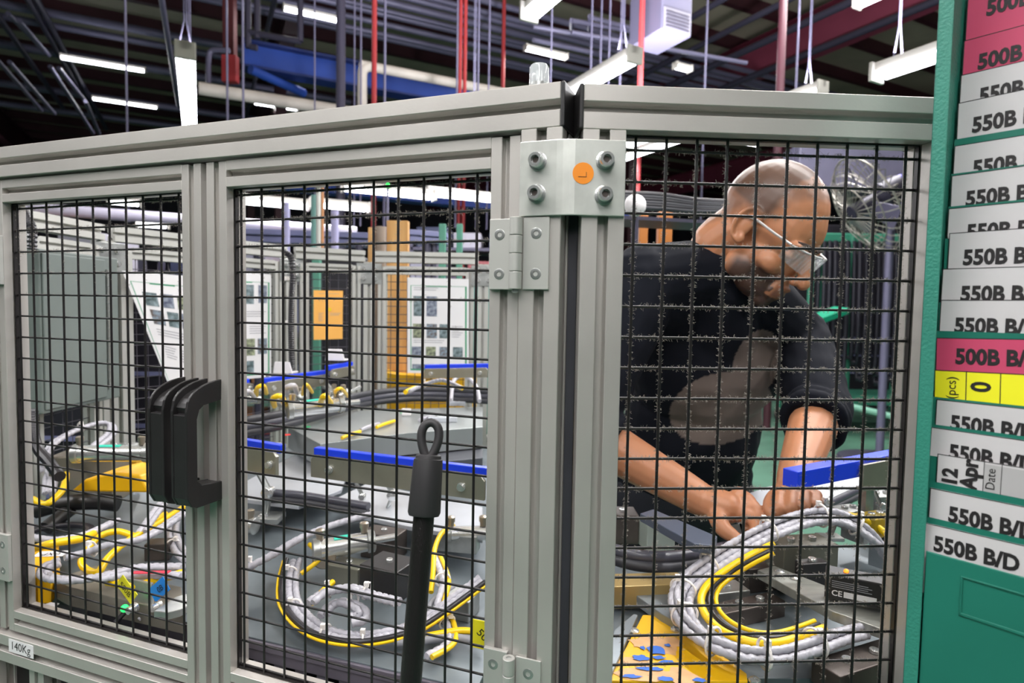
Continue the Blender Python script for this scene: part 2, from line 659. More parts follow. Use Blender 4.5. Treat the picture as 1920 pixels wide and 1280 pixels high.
def door(name, du, label, hinge_right):
    t = thing(name, LP.p(du + 0.156, 0, -0.48), label, 'door')
    s = 0.015
    for uc in (-0.0235, 0.335):
        mb = MB()
        profile30(mb, LP.p(du + uc, 0, -0.4715), LP.p(du + uc, 0, 0.163), LP.n)
        obj('stile', mb, ALU, t, bevel=0.0005, seg=1)
    for zc in (0.1485, -0.4565):
        mb = MB()
        profile30(mb, LP.p(du - 0.0085, 0, zc), LP.p(du + 0.32, 0, zc), LP.n)
        obj('rail', mb, ALU, t, bevel=0.0005, seg=1)
    us = [du + 0.03 * i for i in range(11)]
    zs = [0.1265 - 0.02975 * j for j in range(20)]
    wire_mesh(t, LP, us, zs, du - 0.0085, du + 0.32, -0.4415, 0.1335)
    lint(t, LP, us, zs[:6], du - 0.0085, du + 0.32, 0.0, 0.1335, lambda p: min(1, max(0, 0.95 - (CAMH + 0.12 - p.z) * 7 + (p.x + 0.3) * 0.35)))
    mb = MB()
    mb.slab(LP.p(du - 0.0084, -0.0026, -0.4415), LP.u * 0.0012, LP.n * 0.0052, Z * 0.575)
    mb.slab(LP.p(du - 0.0084, -0.0026, 0.1322), LP.u * 0.328, LP.n * 0.0052, Z * 0.0012)
    mb.slab(LP.p(du - 0.0084, -0.0026, -0.4414), LP.u * 0.328, LP.n * 0.0052, Z * 0.0012)
    obj('slot_gasket', mb, BLACKM, t)
    if hinge_right:
        for zc in (0.0512, -0.3705):
            hinge(t, 0.351, zc)
        handle(t, -0.0305)
    else:
        for zc in (0.0545, -0.3645):
            h = 0.0335
            mb = MB()
            mb.slab(LP.p(du - 0.0335, 0.0152, zc - h), LP.u * 0.025, LP.n * 0.0048, Z * (2 * h))
            lf = obj('hinge_leaf', mb, ALU2, t, bevel=0.0006)
            mb = MB()
            mb.slab(LP.p(du - 0.0715, 0.0203, zc - h), LP.u * 0.0255, LP.n * 0.0022, Z * (2 * h))
            obj('hinge_leaf', mb, ALU2, t, bevel=0.0006)
            for sz in (zc + 0.0187, zc - 0.0187):
                mb = MB()
                pp = LP.p(du - 0.020, 0.0201, sz)
                mb.lathe(pp, LP.n, [(-0.001, 0.0052), (0.0002, 0.0052), (0.0004, 0.0046), (0.0004, 0.0024), (-0.0012, 0.0021), (-0.0012, 0)], 24)
                obj('countersunk_screw', mb, STEEL, lf, smooth=30)
            mb = MB()
            mb.lathe(LP.p(du - 0.040, 0.0268, zc - h), Z, [(0, 0.006), (2 * h, 0.006)], 20)
            obj('hinge_knuckle', mb, ALU2, t, smooth=40)
        handle(t, -0.0655)
    return t


d2 = door('guard_door', 0.0, 'mesh guard door hinged on the post with the corner bracket', True)
d1 = door('guard_door', -0.397, 'mesh guard door in front of the grey electrical cabinet', False)


# ---- text helper
def text_mesh(body, size, bold=0.0, align='LEFT', ang=None):
    cu = bpy.data.curves.new('lettering', 'FONT')
    cu.body = body
    cu.size = size
    cu.offset = bold
    cu.align_x = align
    cu.extrude = 0.0
    cu.resolution_u = 3
    o = bpy.data.objects.new('lettering', cu)
    COL.objects.link(o)
    bpy.context.view_layer.update()
    me = bpy.data.meshes.new_from_object(o.evaluated_get(bpy.context.evaluated_depsgraph_get()))
    bpy.data.objects.remove(o)
    return me


def text(body, origin, ux, uy, size, m, parent, bold=0.0, sx=1.0, name='lettering', shear=0.0):
    """flat lettering laid on a surface: origin at the baseline start, ux reading direction, uy up"""
    me = text_mesh(body, size, bold)
    ux, uy = V(ux).normalized(), V(uy).normalized()
    nz = ux.cross(uy).normalized()
    M = Matrix((ux * sx, uy, nz)).transposed().to_4x4()
    me.transform(M)
    me.materials.clear()
    o = obj(name, (me, V(origin)), m, parent)
    return o


# weight label on the lower rail
mb = MB()
p0 = LP.p(-0.4085, 0.0202, -0.4985)
mb.slab(p0, LP.u * 0.0525, Z * 0.0185, LP.n * 0.0004)
lb = obj('weight_label', mb, WHITEP, guard)
text('140Kg', p0 + LP.u * 0.004 + Z * 0.0045 + LP.n * 0.0006, LP.u, Z, 0.0165, INK, lb)

# ---- broom leaning on the door
top = aty(809, 786, 0.578)
low = aty(770, 1280, 0.530)
dirn = (low - top).normalized()
foot = top + dirn * ((top.z - 0.06) / -dirn.z)
br = thing('broom', foot, 'black push broom handle with a loop cap leaning on the mesh door', 'broom')
b1 = top + dirn * 0.088
mb = MB()
mb.tube([b1 - dirn * 0.004, foot], 0.0098, 20)
obj('pole', mb, mat('ribbed_black_pole', '#1b1919', 0.3, 0.0, bump=0.4, bscale=40, stretch=(30, 30, 0.3)), br, smooth=60)
mb = MB()
mb.lathe(top + dirn * 0.033, dirn, [(0, 0.0105), (0.001, 0.0118), (0.004, 0.0122), (0.0045, 0.0135), (0.007, 0.0138), (0.053, 0.0152), (0.056, 0.0140), (0.0565, 0.0105)], 28)
sock = obj('grip_socket', mb, mat('matte_black_grip', '#2b292b', 0.55), br, smooth=40)
side = CR - dirn * CR.dot(dirn)
side.normalize()
mb = MB()
lp = []
for k in range(28):
    a = 2 * math.pi * k / 28
    x = math.sin(a)
    y = -math.cos(a)
    wv = 0.0080 + 0.0025 * (-y)
    lp.append(top + dirn * (0.0195 + 0.0165 * y) + side * (x * wv))
mb.tube(lp, 0.0042, 10, closed=True)
obj('hanging_loop', mb, MATS['matte_black_grip'], br, smooth=60)
mb = MB()
fd = V((1, 0.25, 0)).normalized()
mb.box(foot + V((0, 0, 0.0)), 0.36, 0.06, 0.05)
hd = obj('broom_head', mb, BLACK, br, bevel=0.008)
mb = MB()
mb.box(foot + V((0, 0, -0.041)), 0.35, 0.05, 0.036)
obj('bristles', mb, RUBBER, br, bevel=0.004)

# clear beacon standing on the header
bpz = LP.p(0.362, 0.0, 0.2065)
bq = thing('clear_beacon', bpz, 'small clear plastic beacon standing on the header rail by the corner', 'beacon')
mb = MB()
mb.lathe(bpz, Z, [(0, 0.0115), (0.003, 0.0115), (0.0035, 0.0095), (0.007, 0.0095)], 24)
obj('base', mb, STEEL, bq, smooth=40)
mb = MB()
mb.lathe(bpz + Z * 0.007, Z, [(0, 0.0093), (0.015, 0.0093), (0.0175, 0.0078), (0.018, 0.003)], 24)
obj('dome', mb, mat('clear_dome', '#e4e8ea', 0.08, 0.0, alpha=0.45), bq, smooth=40)
mb = MB()
mb.lathe(bpz + Z * 0.007, Z, [(0, 0.003), (0.012, 0.003), (0.013, 0.0015)], 12)
obj('lamp_core', mb, CHROME, bq, smooth=40)


# ================================================================== green card rack
GREEN = mat('green_textured_paint', '#2f7d6c', 0.45, 0.0, var=0.12, vscale=8, bump=0.35, bscale=420)
GREEN2 = mat('green_smooth_paint', '#1f6f5e', 0.4, 0.0, var=0.15, vscale=6, bump=0.05, bscale=30)
KY = math.radians(-50.0)
ku = V((math.cos(KY), math.sin(KY), 0))
kn = V((math.sin(KY), -math.cos(KY), 0))
K0 = aty(1742, 560, 0.50)


def kpix(px, py, n=0.0):      # pixel to (along, height) on the rack's face plane shifted n towards its front
    r = ray(px, py)
    q = K0 + kn * n
    t = (q - CAM0).dot(kn) / r.dot(kn)
    p = CAM0 + r * t - q
    return p.dot(ku), p.z


def kp(u, n, z):
    return K0 + ku * u + kn * n + Z * z


rack = thing('card_rack', kp(0.12, 0, -0.80), 'green metal tiered card rack with paper cards beside the mesh panel', 'rack')
zt, zb = 0.42, -0.56
W = 0.26
mb = MB()      # left side cheek with a folded front edge
mb.slab(kp(-0.0015, -0.075, zb), ku * 0.0015, kn * 0.085, Z * (zt - zb))
mb.slab(kp(-0.0015, 0.0085, zb), ku * 0.0105, kn * 0.0015, Z * (zt - zb))
obj('side_cheek', mb, GREEN, rack, bevel=0.0007)
mb = MB()
mb.slab(kp(W, -0.075, zb), ku * 0.0015, kn * 0.085, Z * (zt - zb))
obj('side_cheek', mb, GREEN, rack, bevel=0.0007)
mb = MB()
mb.slab(kp(0.0, -0.075, zb), ku * W, kn * 0.0015, Z * (zt - zb))
obj('back_panel', mb, GREEN2, rack)
# big lower front panel
_, zf = kpix(1737, 1028, 0.0077)
mb = MB()
mb.slab(kp(0.0095, 0.0062, zb), ku * (W - 0.01), kn * 0.0015, Z * (zf - zb - 0.002))
fp = obj('front_panel', mb, GREEN2, rack, bevel=0.0007)
mb = MB()
eu, ez = kpix(1802, 1080, 0.0077)
mb.slab(kp(eu, 0.0077, ez - 0.031), ku * 0.062, kn * 0.0011, Z * 0.0025)
mb.slab(kp(eu + 0.0, 0.0077, ez - 0.031), ku * 0.0016, kn * 0.0011, Z * 0.031)
mb.slab(kp(eu + 0.062, 0.0077, ez - 0.031), ku * 0.0016, kn * 0.0011, Z * 0.031)
mb.slab(kp(eu, 0.0077, ez - 0.001), ku * 0.062, kn * 0.0011, Z * 0.0016)
obj('label_holder_emboss', mb, GREEN2, fp, bevel=0.0005)

# cards: pixel of the visible top-left corner, colour, text, roll
CARDS = [(1786, -60, 'p', '500B B/D', 0), (1790, -12, 'p', '500B B/D', 0), (1787, 82, 'p', '500B B/D', 0.0),
         (1772, 148, 'w', '550B B/D', 0.0), (1784, 196, 'w', '550B B/D', 0.01), (1775, 276, 'w', '550B B/D', 0.0),
         (1758, 333, 'w', '550B B/D', 0.012), (1768, 392, 'w', '550B B/D', 0.0), (1780, 437, 'w', '550B B/D', 0.0),
         (1759, 504, 'w', '550B B/D', -0.004), (1764, 562, 'w', '550B B/D', 0.0), (1735, 632, 'p', '500B B/D', 0.03),
         (1756, 748, 'w', '550B B/D', 0.0), (1746, 800, 'w', '550B B/D', -0.01), (1758, 850, 'd', '', 0.0), (1744, 914, 'w', '550B B/D', 0.0), (1724, 977, 'w', '550B B/D', 0.01)]
PINK = mat('pink_paper', '#bd3f62', 0.6, var=0.05, vscale=9)
YEL = mat('yellow_paper', '#e6e018', 0.6)
GREYP = mat('grey_paper', '#a9a6a6', 0.6)
WHITEC = mat('white_card_paper', '#c3bfc0', 0.55, var=0.05, vscale=14)
tl = math.radians(1)
cardup = (Z * math.cos(tl) - kn * math.sin(tl)).normalized()   # cards lean back
notes = ['in the topmost pocket', 'second from the top of the rack', 'lowest of the three at the top of the rack', 'just under the pink cards', 'with a creased corner', 'in a pocket with a green lip across it', 'tilted, above the card with the white worn corner', 'with a white worn corner', 'standing square over its pocket', 'just over two white cards above the pink and yellow card', 'right behind the pink and yellow card', 'with yellow boxes under its heading', 'right under the pink and yellow card', 'with a curled corner over the date card', 'with a handwritten date', 'second from the bottom pocket', 'in the bottom pocket above the embossed panel']
PLY = [-25, 34, 95, 152, 211, 266, 329, 389, 448, 507, 567, 620, 745, 797, 857, 905, 974]
for i, (px, py, cc, tx, rl) in enumerate(CARDS):
    nn = -0.052 + 0.0034 * i
    u, z = kpix(px, py, nn)
    cu_ = (ku * math.cos(rl) + Z * math.sin(rl)).normalized()
    cup = (cardup - cu_ * cardup.dot(cu_)).normalized()
    cn = cu_.cross(cup).normalized()
    if cn.dot(kn) < 0:
        cn = -cn
    u = max(u, 0.0025)
    tlc = kp(u, nn, z)
    hgt, wid = (0.075 if i == 11 else 0.058), 0.15
    base = {'p': PINK, 'w': WHITEC, 'd': WHITEC}[cc]
    nm = {'p': 'pink', 'w': 'white', 'd': 'white'}[cc]
    ct = thing('route_card', tlc - cup * hgt, '%s printed card %s' % (nm, notes[i]), 'card', 'cards in the green rack')
    mb = MB()
    mb.slab(tlc - cup * hgt, cu_ * wid, cup * hgt, -cn * 0.0006)
    cardo = obj('card_sheet', mb, base, ct)
    mb = MB()
    e = 0.0006
    mb.slab(tlc + cn * 0.00012 - cup * hgt, cu_ * e, cup * hgt, -cn * 0.0002)
    mb.slab(tlc + cn * 0.00012 - cup * e, cu_ * wid, cup * e, -cn * 0.0002)
    obj('printed_border', mb, INK, ct)
    if tx:
        text(tx, tlc + cu_ * (0.0105 + 0.003 * (i % 2)) - cup * (0.0205 if i in (11, 16) else 0.0235 if i in (12, 13, 15) else 0.0265) + cn * 0.0003, cu_, cup, 0.0168, INK, ct, bold=0.0007, sx=0.83)
    if cc == 'p' and i == 11:
        mb = MB()
        mb.slab(tlc - cup * hgt + cn * 0.0002, cu_ * 0.066, cup * (hgt - 0.0270), -cn * 0.0002)
        yb = obj('yellow_boxes', mb, YEL, ct)
        mb = MB()
        for uu in (0.021, 0.043, 0.066):
            mb.slab(tlc - cup * hgt + cn * 0.0004 + cu_ * uu, cu_ * 0.0006, cup * (hgt - 0.0270), -cn * 0.0002)
        mb.slab(tlc - cup * 0.0273 + cn * 0.0004, cu_ * wid, cup * 0.0006, -cn * 0.0002)
        obj('box_rules', mb, INK, ct)
        text('(pcs)', tlc - cup * 0.050 + cu_ * 0.0145 + cn * 0.0005, cup, -cu_, 0.0095, INK, ct)
        text('0', tlc - cup * 0.0425 + cu_ * 0.037 + cn * 0.0005, cup, -cu_, 0.018, INK, ct, bold=0.0005, sx=0.9)
    if i == 16:
        mb = MB()
        mb.slab(tlc - cup * hgt + cu_ * 0.082 + cn * 0.0002, cu_ * (wid - 0.083), cup * (hgt - 0.001), -cn * 0.0002)
        obj('yellow_boxes', mb, YEL, ct)
        mb = MB()
        mb.slab(tlc - cup * hgt + cu_ * 0.081 + cn * 0.0004, cu_ * 0.0008, cup * hgt, -cn * 0.0002)
        obj('box_rules', mb, INK, ct)
    if cc == 'd':
        mb = MB()
        mb.slab(tlc - cup * hgt + cu_ * 0.031 + cn * 0.0002, cu_ * 0.075, cup * (hgt - 0.002), -cn * 0.0002)
        obj('grey_boxes', mb, GREYP, ct)
        mb = MB()
        for uu in (0.031, 0.042, 0.066):
            mb.slab(tlc - cup * hgt + cu_ * uu + cn * 0.0004, cu_ * 0.0004, cup * hgt, -cn * 0.0002)
        obj('box_rules', mb, INK, ct)
        text('Date', tlc - cup * 0.0215 + cu_ * 0.0385 + cn * 0.0005, cup, -cu_, 0.0085, INK, ct)
        text('Apr', tlc - cup * 0.024 + cu_ * 0.027 + cn * 0.0005, cup, -cu_, 0.015, INK, ct, bold=0.0006)
        text('12', tlc - cup * 0.024 + cu_ * 0.014 + cn * 0.0005, cup, -cu_, 0.014, INK, ct, bold=0.0006)
    # the pocket plate right behind the card
    _, zl = kpix(1765, PLY[i], nn - 0.0012)
    mb = MB()
    pk = [kp(0.002, nn - 0.0016, zl - 0.0012), kp(0.002, nn - 0.0008, zl), kp(0.002, nn - 0.0008, zl - 0.0012), kp(0.002, nn - 0.0012, zl - 0.050), kp(0.002, nn - 0.0016, zl - 0.050)]
    mb.prism(pk, ku * (W - 0.004))
    obj('pocket_plate', mb, GREEN2, rack)


# ================================================================== hall
HA = V((-math.sin(math.radians(27)), math.cos(math.radians(27)), 0))
HB = V((math.cos(math.radians(27)), math.sin(math.radians(27)), 0))
FLOORM = mat('green_painted_concrete', '#4e7a66', 0.5, 0.0, var=0.25, vscale=1.6, col2='#3d6152', bump=0.05, bscale=9, speck=('#4d5a4f', 3.2, 0.66))
DECK = mat('roof_deck', '#b3aa98', 0.7, 0.0, var=0.2, vscale=0.6)
MAROON = mat('maroon_steel', '#47222d', 0.5, 0.0, var=0.25, vscale=0.8)
MAROON2 = mat('maroon_beam', '#93425a', 0.5, 0.0, var=0.2, vscale=0.8)
GREYST = mat('grey_conduit', '#6d6a84', 0.45, 0.3)
DUSK = mat('dark_violet_steel', '#3d3a4c', 0.5, 0.2)
BLUEST = mat('blue_crane_paint', '#2a4ca8', 0.45, 0.0, var=0.15, vscale=2)
REDP = mat('red_pipe_paint', '#a8383c', 0.45)
WHITEPIPE = mat('cream_pipe', '#cfc6bf', 0.5, var=0.1, vscale=4)
WALLM = mat('wall_panel_violet_grey', '#57525f', 0.8, 0.0, var=0.25, vscale=0.7)
CEILH = 7.4
HC = V((0, 6, 0))


def hp(a, b, z):
    return HC + HA * a + HB * b + Z * z


def hbox(mb, a0, a1, b0, b1, z0, z1):
    mb.slab(hp(a0, b0, z0), HA * (a1 - a0), HB * (b1 - b0), Z * (z1 - z0))


mb = MB()
hbox(mb, -20, 26, -22, 22, -0.05, 0.0)
struct(obj('floor', mb, FLOORM))
mb = MB()
hbox(mb, -20, 26, -22, 22, CEILH, CEILH + 0.05)
ceil_o = struct(obj('ceiling', mb, DECK))
for nm, q in (('wall_back', (25.8, 26, -22, 22)), ('wall_front', (-20, -19.8, -22, 22)), ('wall_left', (-20, 26, -22, -21.8)), ('wall_right', (-20, 26, 21.8, 22))):
    mb = MB()
    hbox(mb, *q, 0, CEILH)
    struct(obj(nm, mb, WALLM))
# purlins across, rafters along; corrugation ribs of the deck
a = -2.0
while a < 25.5:
    mb = MB()
    hbox(mb, a, a + 0.06, -21.5, 21.5, CEILH - 0.24, CEILH)
    hbox(mb, a - 0.03, a + 0.1, -21.5, 21.5, CEILH - 0.26, CEILH - 0.235)
    obj('purlin', mb, MAROON, ceil_o)
    a += 1.35
for b in (-15.5, -8.2, -1.2, 7.9, 15.5):
    mb = MB()
    hbox(mb, -6, 25.5, b - 0.012, b + 0.012, CEILH - 1.05, CEILH - 0.26)
    hbox(mb, -6, 25.5, b - 0.14, b + 0.14, CEILH - 1.08, CEILH - 1.05)
    hbox(mb, -6, 25.5, b - 0.14, b + 0.14, CEILH - 0.28, CEILH - 0.26)
    obj('rafter', mb, MAROON2 if b > 4 else MAROON, ceil_o)
    for a in (8.5, 17.0):
        mb = MB()
        hbox(mb, a - 0.11, a + 0.11, b - 0.01, b + 0.01, 0, CEILH - 1.08)
        hbox(mb, a - 0.12, a - 0.10, b - 0.11, b + 0.11, 0, CEILH - 1.08)
        hbox(mb, a + 0.10, a + 0.12, b - 0.11, b + 0.11, 0, CEILH - 1.08)
        obj('column', mb, MAROON, ceil_o)
# bracing bars and conduits under the roof, hung as one run each
rr = random.Random(5)


def run(name, p0, p1, r, m, label, cat='pipe', group=None, n=10):
    mb = MB()
    mb.cyl(p0, p1, r, n=n)
    return tag(obj(name, mb, m, None, smooth=60), label, cat, group)


def along_b(px, py, y, l0, l1):
    p = aty(px, py, y)
    return p + HB * l0, p + HB * l1


def clear_a(p, r):           # keep a cross run off the column lines
    a_ = (p - HC).dot(HA)
    for c_ in (8.5, 17.0):
        if abs(a_ - c_) < 0.2 + r:
            return p + HA * (0.45 if a_ > c_ else -0.45)
    return p


for px, py, y, l0, l1, r in ((640, 8, 9.5, -9, 9, 0.05), (800, 22, 10.5, -6, 9, 0.06), (1000, 46, 10, -9, 8, 0.045), (560, 30, 11, -7, 8, 0.05), (1150, 66, 11, -8, 7, 0.05), (1300, 132, 12.5, -9, 6, 0.05), (1350, 170, 13, -10, 5, 0.04), (100, 26, 9.6, -6, 4, 0.07), (120, 52, 9.8, -6, 5, 0.06), (60, 92, 11, -5, 6, 0.075), (100, 170, 15, -8, 8, 0.08), (200, 220, 18, -9, 9, 0.07), (900, 110, 14, -9, 9, 0.06), (880, 82, 12, -9, 9, 0.05)):
    p = clear_a(atz(px, py, 6.12 + min(0, 0.08 - r)), r)
    a, b = p + HB * l0, p + HB * l1
    run('conduit', a, b, r, GREYST if r < 0.1 else DUSK, 'long grey conduit run hung under the roof across the hall', 'conduit', 'conduits under the roof')
for px, py, y, l0, l1, r in ((60, 120, 9, -5, 3, 0.05), (130, 135, 10, -5, 3, 0.05), (150, 150, 12, -6, 4, 0.05), (500, 60, 10, -4, 6, 0.04), (1400, 40, 9, -5, 5, 0.05), (1250, 60, 9.5, -5, 6, 0.05), (1560, 20, 8, -4, 6, 0.06), (1650, 45, 8, -4, 6, 0.06)):
    p = atz(px, py, 5.95)
    run('brace_rod', p + HA * l0, p + HA * l1, r, DUSK, 'dark brace rod running lengthwise under the roof', 'rod', 'brace rods under the roof')
# diagonal pale braces in the dark left of the roof
for kz, (x0, y0, x1, y1) in enumerate(((15, 25, 92, 104), (36, 38, 90, 102), (-20, 95, 78, 207), (18, 116, 102, 213), (94, 125, 175, 250), (110, 128, 160, 190), (160, 190, 186, 250), (300, -20, 335, 200))):
    run('diagonal_brace', atz(x0, y0, 5.50 - 0.09 * kz), atz(x1, y1, 5.50 - 0.09 * kz), 0.035, GREYST, 'pale diagonal brace in the dark part of the roof', 'brace', 'diagonal roof braces', 8)
# hanging rods / drop pipes
for px, y, r, m, nm, lab in ((702, 6.8, 0.028, REDP, 'sprinkler_pipe', 'red drop pipe beside the white pipe elbow'), (864, 7.9, 0.024, REDP, 'sprinkler_pipe', 'red drop pipe with a second one close beside it'), (873, 7.9, 0.024, REDP, 'sprinkler_pipe', 'red drop pipe with a second one close beside it'), (945, 9.5, 0.030, REDP, 'sprinkler_pipe', 'red drop pipe between the chain hoist and the bracket corner'), (1204, 6.2, 0.028, REDP, 'sprinkler_pipe', 'red drop pipe beside the unit heater')):
    t = aty(px, 20, y)
    run(nm, V((t.x, t.y, 0.3)), V((t.x, t.y, CEILH - 0.29)), r, m, lab, 'pipe', 'red pipe pair' if 'second' in lab else None)
for px, y, r in ((235, 6.6, 0.012), (425, 6.6, 0.012), (455, 6.5, 0.012), (590, 6.6, 0.008), (665, 6.6, 0.008), (677, 6.6, 0.009), (722, 6.6, 0.014), (858, 6.6, 0.010), (898, 6.6, 0.011), (918, 6.7, 0.010), (1035, 6.4, 0.009), (1110, 6.5, 0.01), (1128, 6.5, 0.01), (1144, 6.5, 0.01), (1326, 7.2, 0.012), (1498, 7.2, 0.012)):
    t = aty(px, 30, y)
    run('drop_rod', V((t.x, t.y, 2.2)), V((t.x, t.y, CEILH - 0.29)), r, GREYST, 'thin steel drop rod hanging from the roof', 'rod', 'drop rods from the roof', 6)
t = aty(639, 100, 6.7)
run('steel_post', V((t.x, t.y, 0.0)), V((t.x, t.y, CEILH - 1.15)), 0.048, DUSK, 'dark round steel post in front of the blue crane beam', 'post', n=14)
t = aty(1465, 100, 7.0)
run('steel_post', V((t.x, t.y, 0.0)), V((t.x, t.y, CEILH - 1.15)), 0.045, MAROON, 'maroon post rising beyond the fixed mesh panel', 'post', n=14)
# blue crane girder
p = aty(455, 104, 8.4)
cg = thing('crane_girder', p, 'long blue crane girder under the roof', 'girder')
mb = MB()
mb.slab(p - Z * 0.14, HB * 6.2, HA * 0.03, Z * 0.30)
obj('web', mb, BLUEST, cg)
for dz in (-0.17, 0.16):
    mb = MB()
    mb.slab(p - HA * 0.12 + Z * dz, HB * 6.2, HA * 0.27, Z * 0.03)
    obj('flange', mb, mat('dark_blue_paint', '#1c2f6e', 0.5), cg)
# lower blue girder seen through the door mesh
p = aty(450, 345, 7.0)
cg = thing('crane_girder', p, 'lower blue girder above the row of tube lights', 'girder')
mb = MB()
mb.slab(p, HB * 5.5, HA * 0.04, Z * 0.14)
obj('web', mb, BLUEST, cg)
mb = MB()
mb.slab(p - HA * 0.1 - Z * 0.02, HB * 5.5, HA * 0.22, Z * 0.02)
obj('flange', mb, BLUEST, cg)
run('girder_strut', aty(470, 130, 8.2), aty(570, 175, 9.0), 0.06, BLUEST, 'sloping blue strut under the crane girder', 'strut')
# cream pipes
pp = [aty(679, 196, 8.0), aty(679, 140, 8.0)]
e0 = aty(679, 128, 8.0)
pth = [aty(679, 215, 8.0), aty(679, 150, 8.0), aty(680, 135, 8.0), aty(684, 128, 8.02), aty(692, 125.5, 8.05), e0 + HB * 0.35 + Z * 0.05, e0 + HB * 2.6 + Z * 0.05]
pth[5] = aty(700, 126, 8.1)
pth[6] = aty(700, 126, 8.1) + HB * 2.3
mb = MB()
mb.tube(smooth_path(pth, 4), 0.062, 14)
tag(obj('cream_pipe', mb, WHITEPIPE, None, smooth=60), 'cream pipe with an elbow in front of the blue crane girder', 'pipe')
a, b = along_b(390, 168, 7.5, -0.1, 3.2)
run('cream_duct', a, b, 0.075, WHITEPIPE, 'thick cream pipe below the crane girder', 'pipe', n=16)
a, b = along_b(60, 391, 4.6, -1.0, 2.4)
run('grey_duct', a, b, 0.045, mat('lilac_duct', '#a6a2b4', 0.45), 'lilac grey pipe running above the far fence', 'pipe', n=16)
# red column box + small bend pipe
p = aty(432, 130, 8.6)
mb = MB()
mb.box(p, 0.20, 0.12, 0.36)
tag(obj('red_hose_box', mb, REDP, None, bevel=0.01), 'red box on the column left of the crane girder', 'box')
p = aty(431, 60, 8.8)
mb = MB()
mb.box(p, 0.16, 0.12, 1.1)
tag(obj('column_casing', mb, mat('rust_casing', '#6a3236', 0.6), None, bevel=0.01), 'rust red casing above the red box', 'casing')
mb = MB()
mb.tube(smooth_path([aty(391, 156, 8.4), aty(391, 110, 8.4), aty(394, 98, 8.4), aty(402, 94, 8.4), aty(430, 95, 8.4)], 5), 0.035, 10)
tag(obj('bent_pipe', mb, GREYST, None, smooth=60), 'bent grey pipe beside the red box', 'pipe')
# cable tray frames (dark) near the top
tr = thing('pipe_hanger_frame', aty(570, 60, 8), 'dark hanging pipe frame above the crane girder', 'frame')
for (x0, y0, x1, y1) in ((465, -10, 465, 90), (482, -10, 482, 72), (563, -10, 563, 78), (466, 60, 563, 78), (470, 88, 482, 90)):
    mb = MB()
    mb.cyl(aty(x0, y0, 8), aty(x1, y1, 8), 0.04, n=8)
    obj('pipe', mb, DUSK, tr, smooth=60)
tr = thing('pipe_hanger_frame', aty(1150, 50, 8), 'lilac hanging pipe frame behind the tube light', 'frame')
for (x0, y0, x1, y1) in ((1072, 38, 1200, 62), (1105, 32, 1205, 58), (1072, 38, 1072, 60), (1106, 30, 1106, 70), (1072, 60, 1400, 118), (1000, 75, 1110, 98), (1000, 50, 1300, 100)):
    mb = MB()
    mb.cyl(aty(x0, y0, 8), aty(x1, y1, 8.6), 0.03, n=8)
    obj('pipe', mb, GREYST, tr, smooth=60)
# unit heater
p = aty(1256, 28, 6.2)
uh = thing('unit_heater', p - Z * 0.28, 'grey hanging unit heater with a louvred grille', 'heater')
mb = MB()
mb.slab(p - HB * 0.17 - Z * 0.20 - HA * 0.08, HB * 0.38, HA * 0.5, Z * 0.48)
obj('casing', mb, mat('lilac_casing', '#5f5c74', 0.5), uh, bevel=0.01)
mb = MB()
mb.slab(p - HB * 0.15 - Z * 0.19 - HA * 0.095, HB * 0.33, HA * 0.012, Z * 0.20)
gr = obj('grille_frame', mb, mat('pale_grille', '#84808f', 0.5), uh)
for k in range(5):
    mb = MB()
    mb.slab(p - HB * 0.13 - Z * (0.17 - k * 0.034) - HA * 0.105, HB * 0.29, HA * 0.008, Z * 0.014)
    obj('louvre', mb, DUSK, gr)
for d in (-0.1, 0.12):
    mb = MB()
    mb.cyl(p + HB * d + Z * 0.27, V((p.x, p.y, CEILH - 0.3)) + HB * d, 0.01, n=6)
    obj('hanger', mb, GREYST, uh)

# ---- fluorescent fixtures
TUBEM = mat('lit_tube', '#ffffff', 0.4, emit='#f4f6ff', estr=14.0)
HOUSE = mat('fixture_white', '#c9c4bd', 0.5, 0.0)


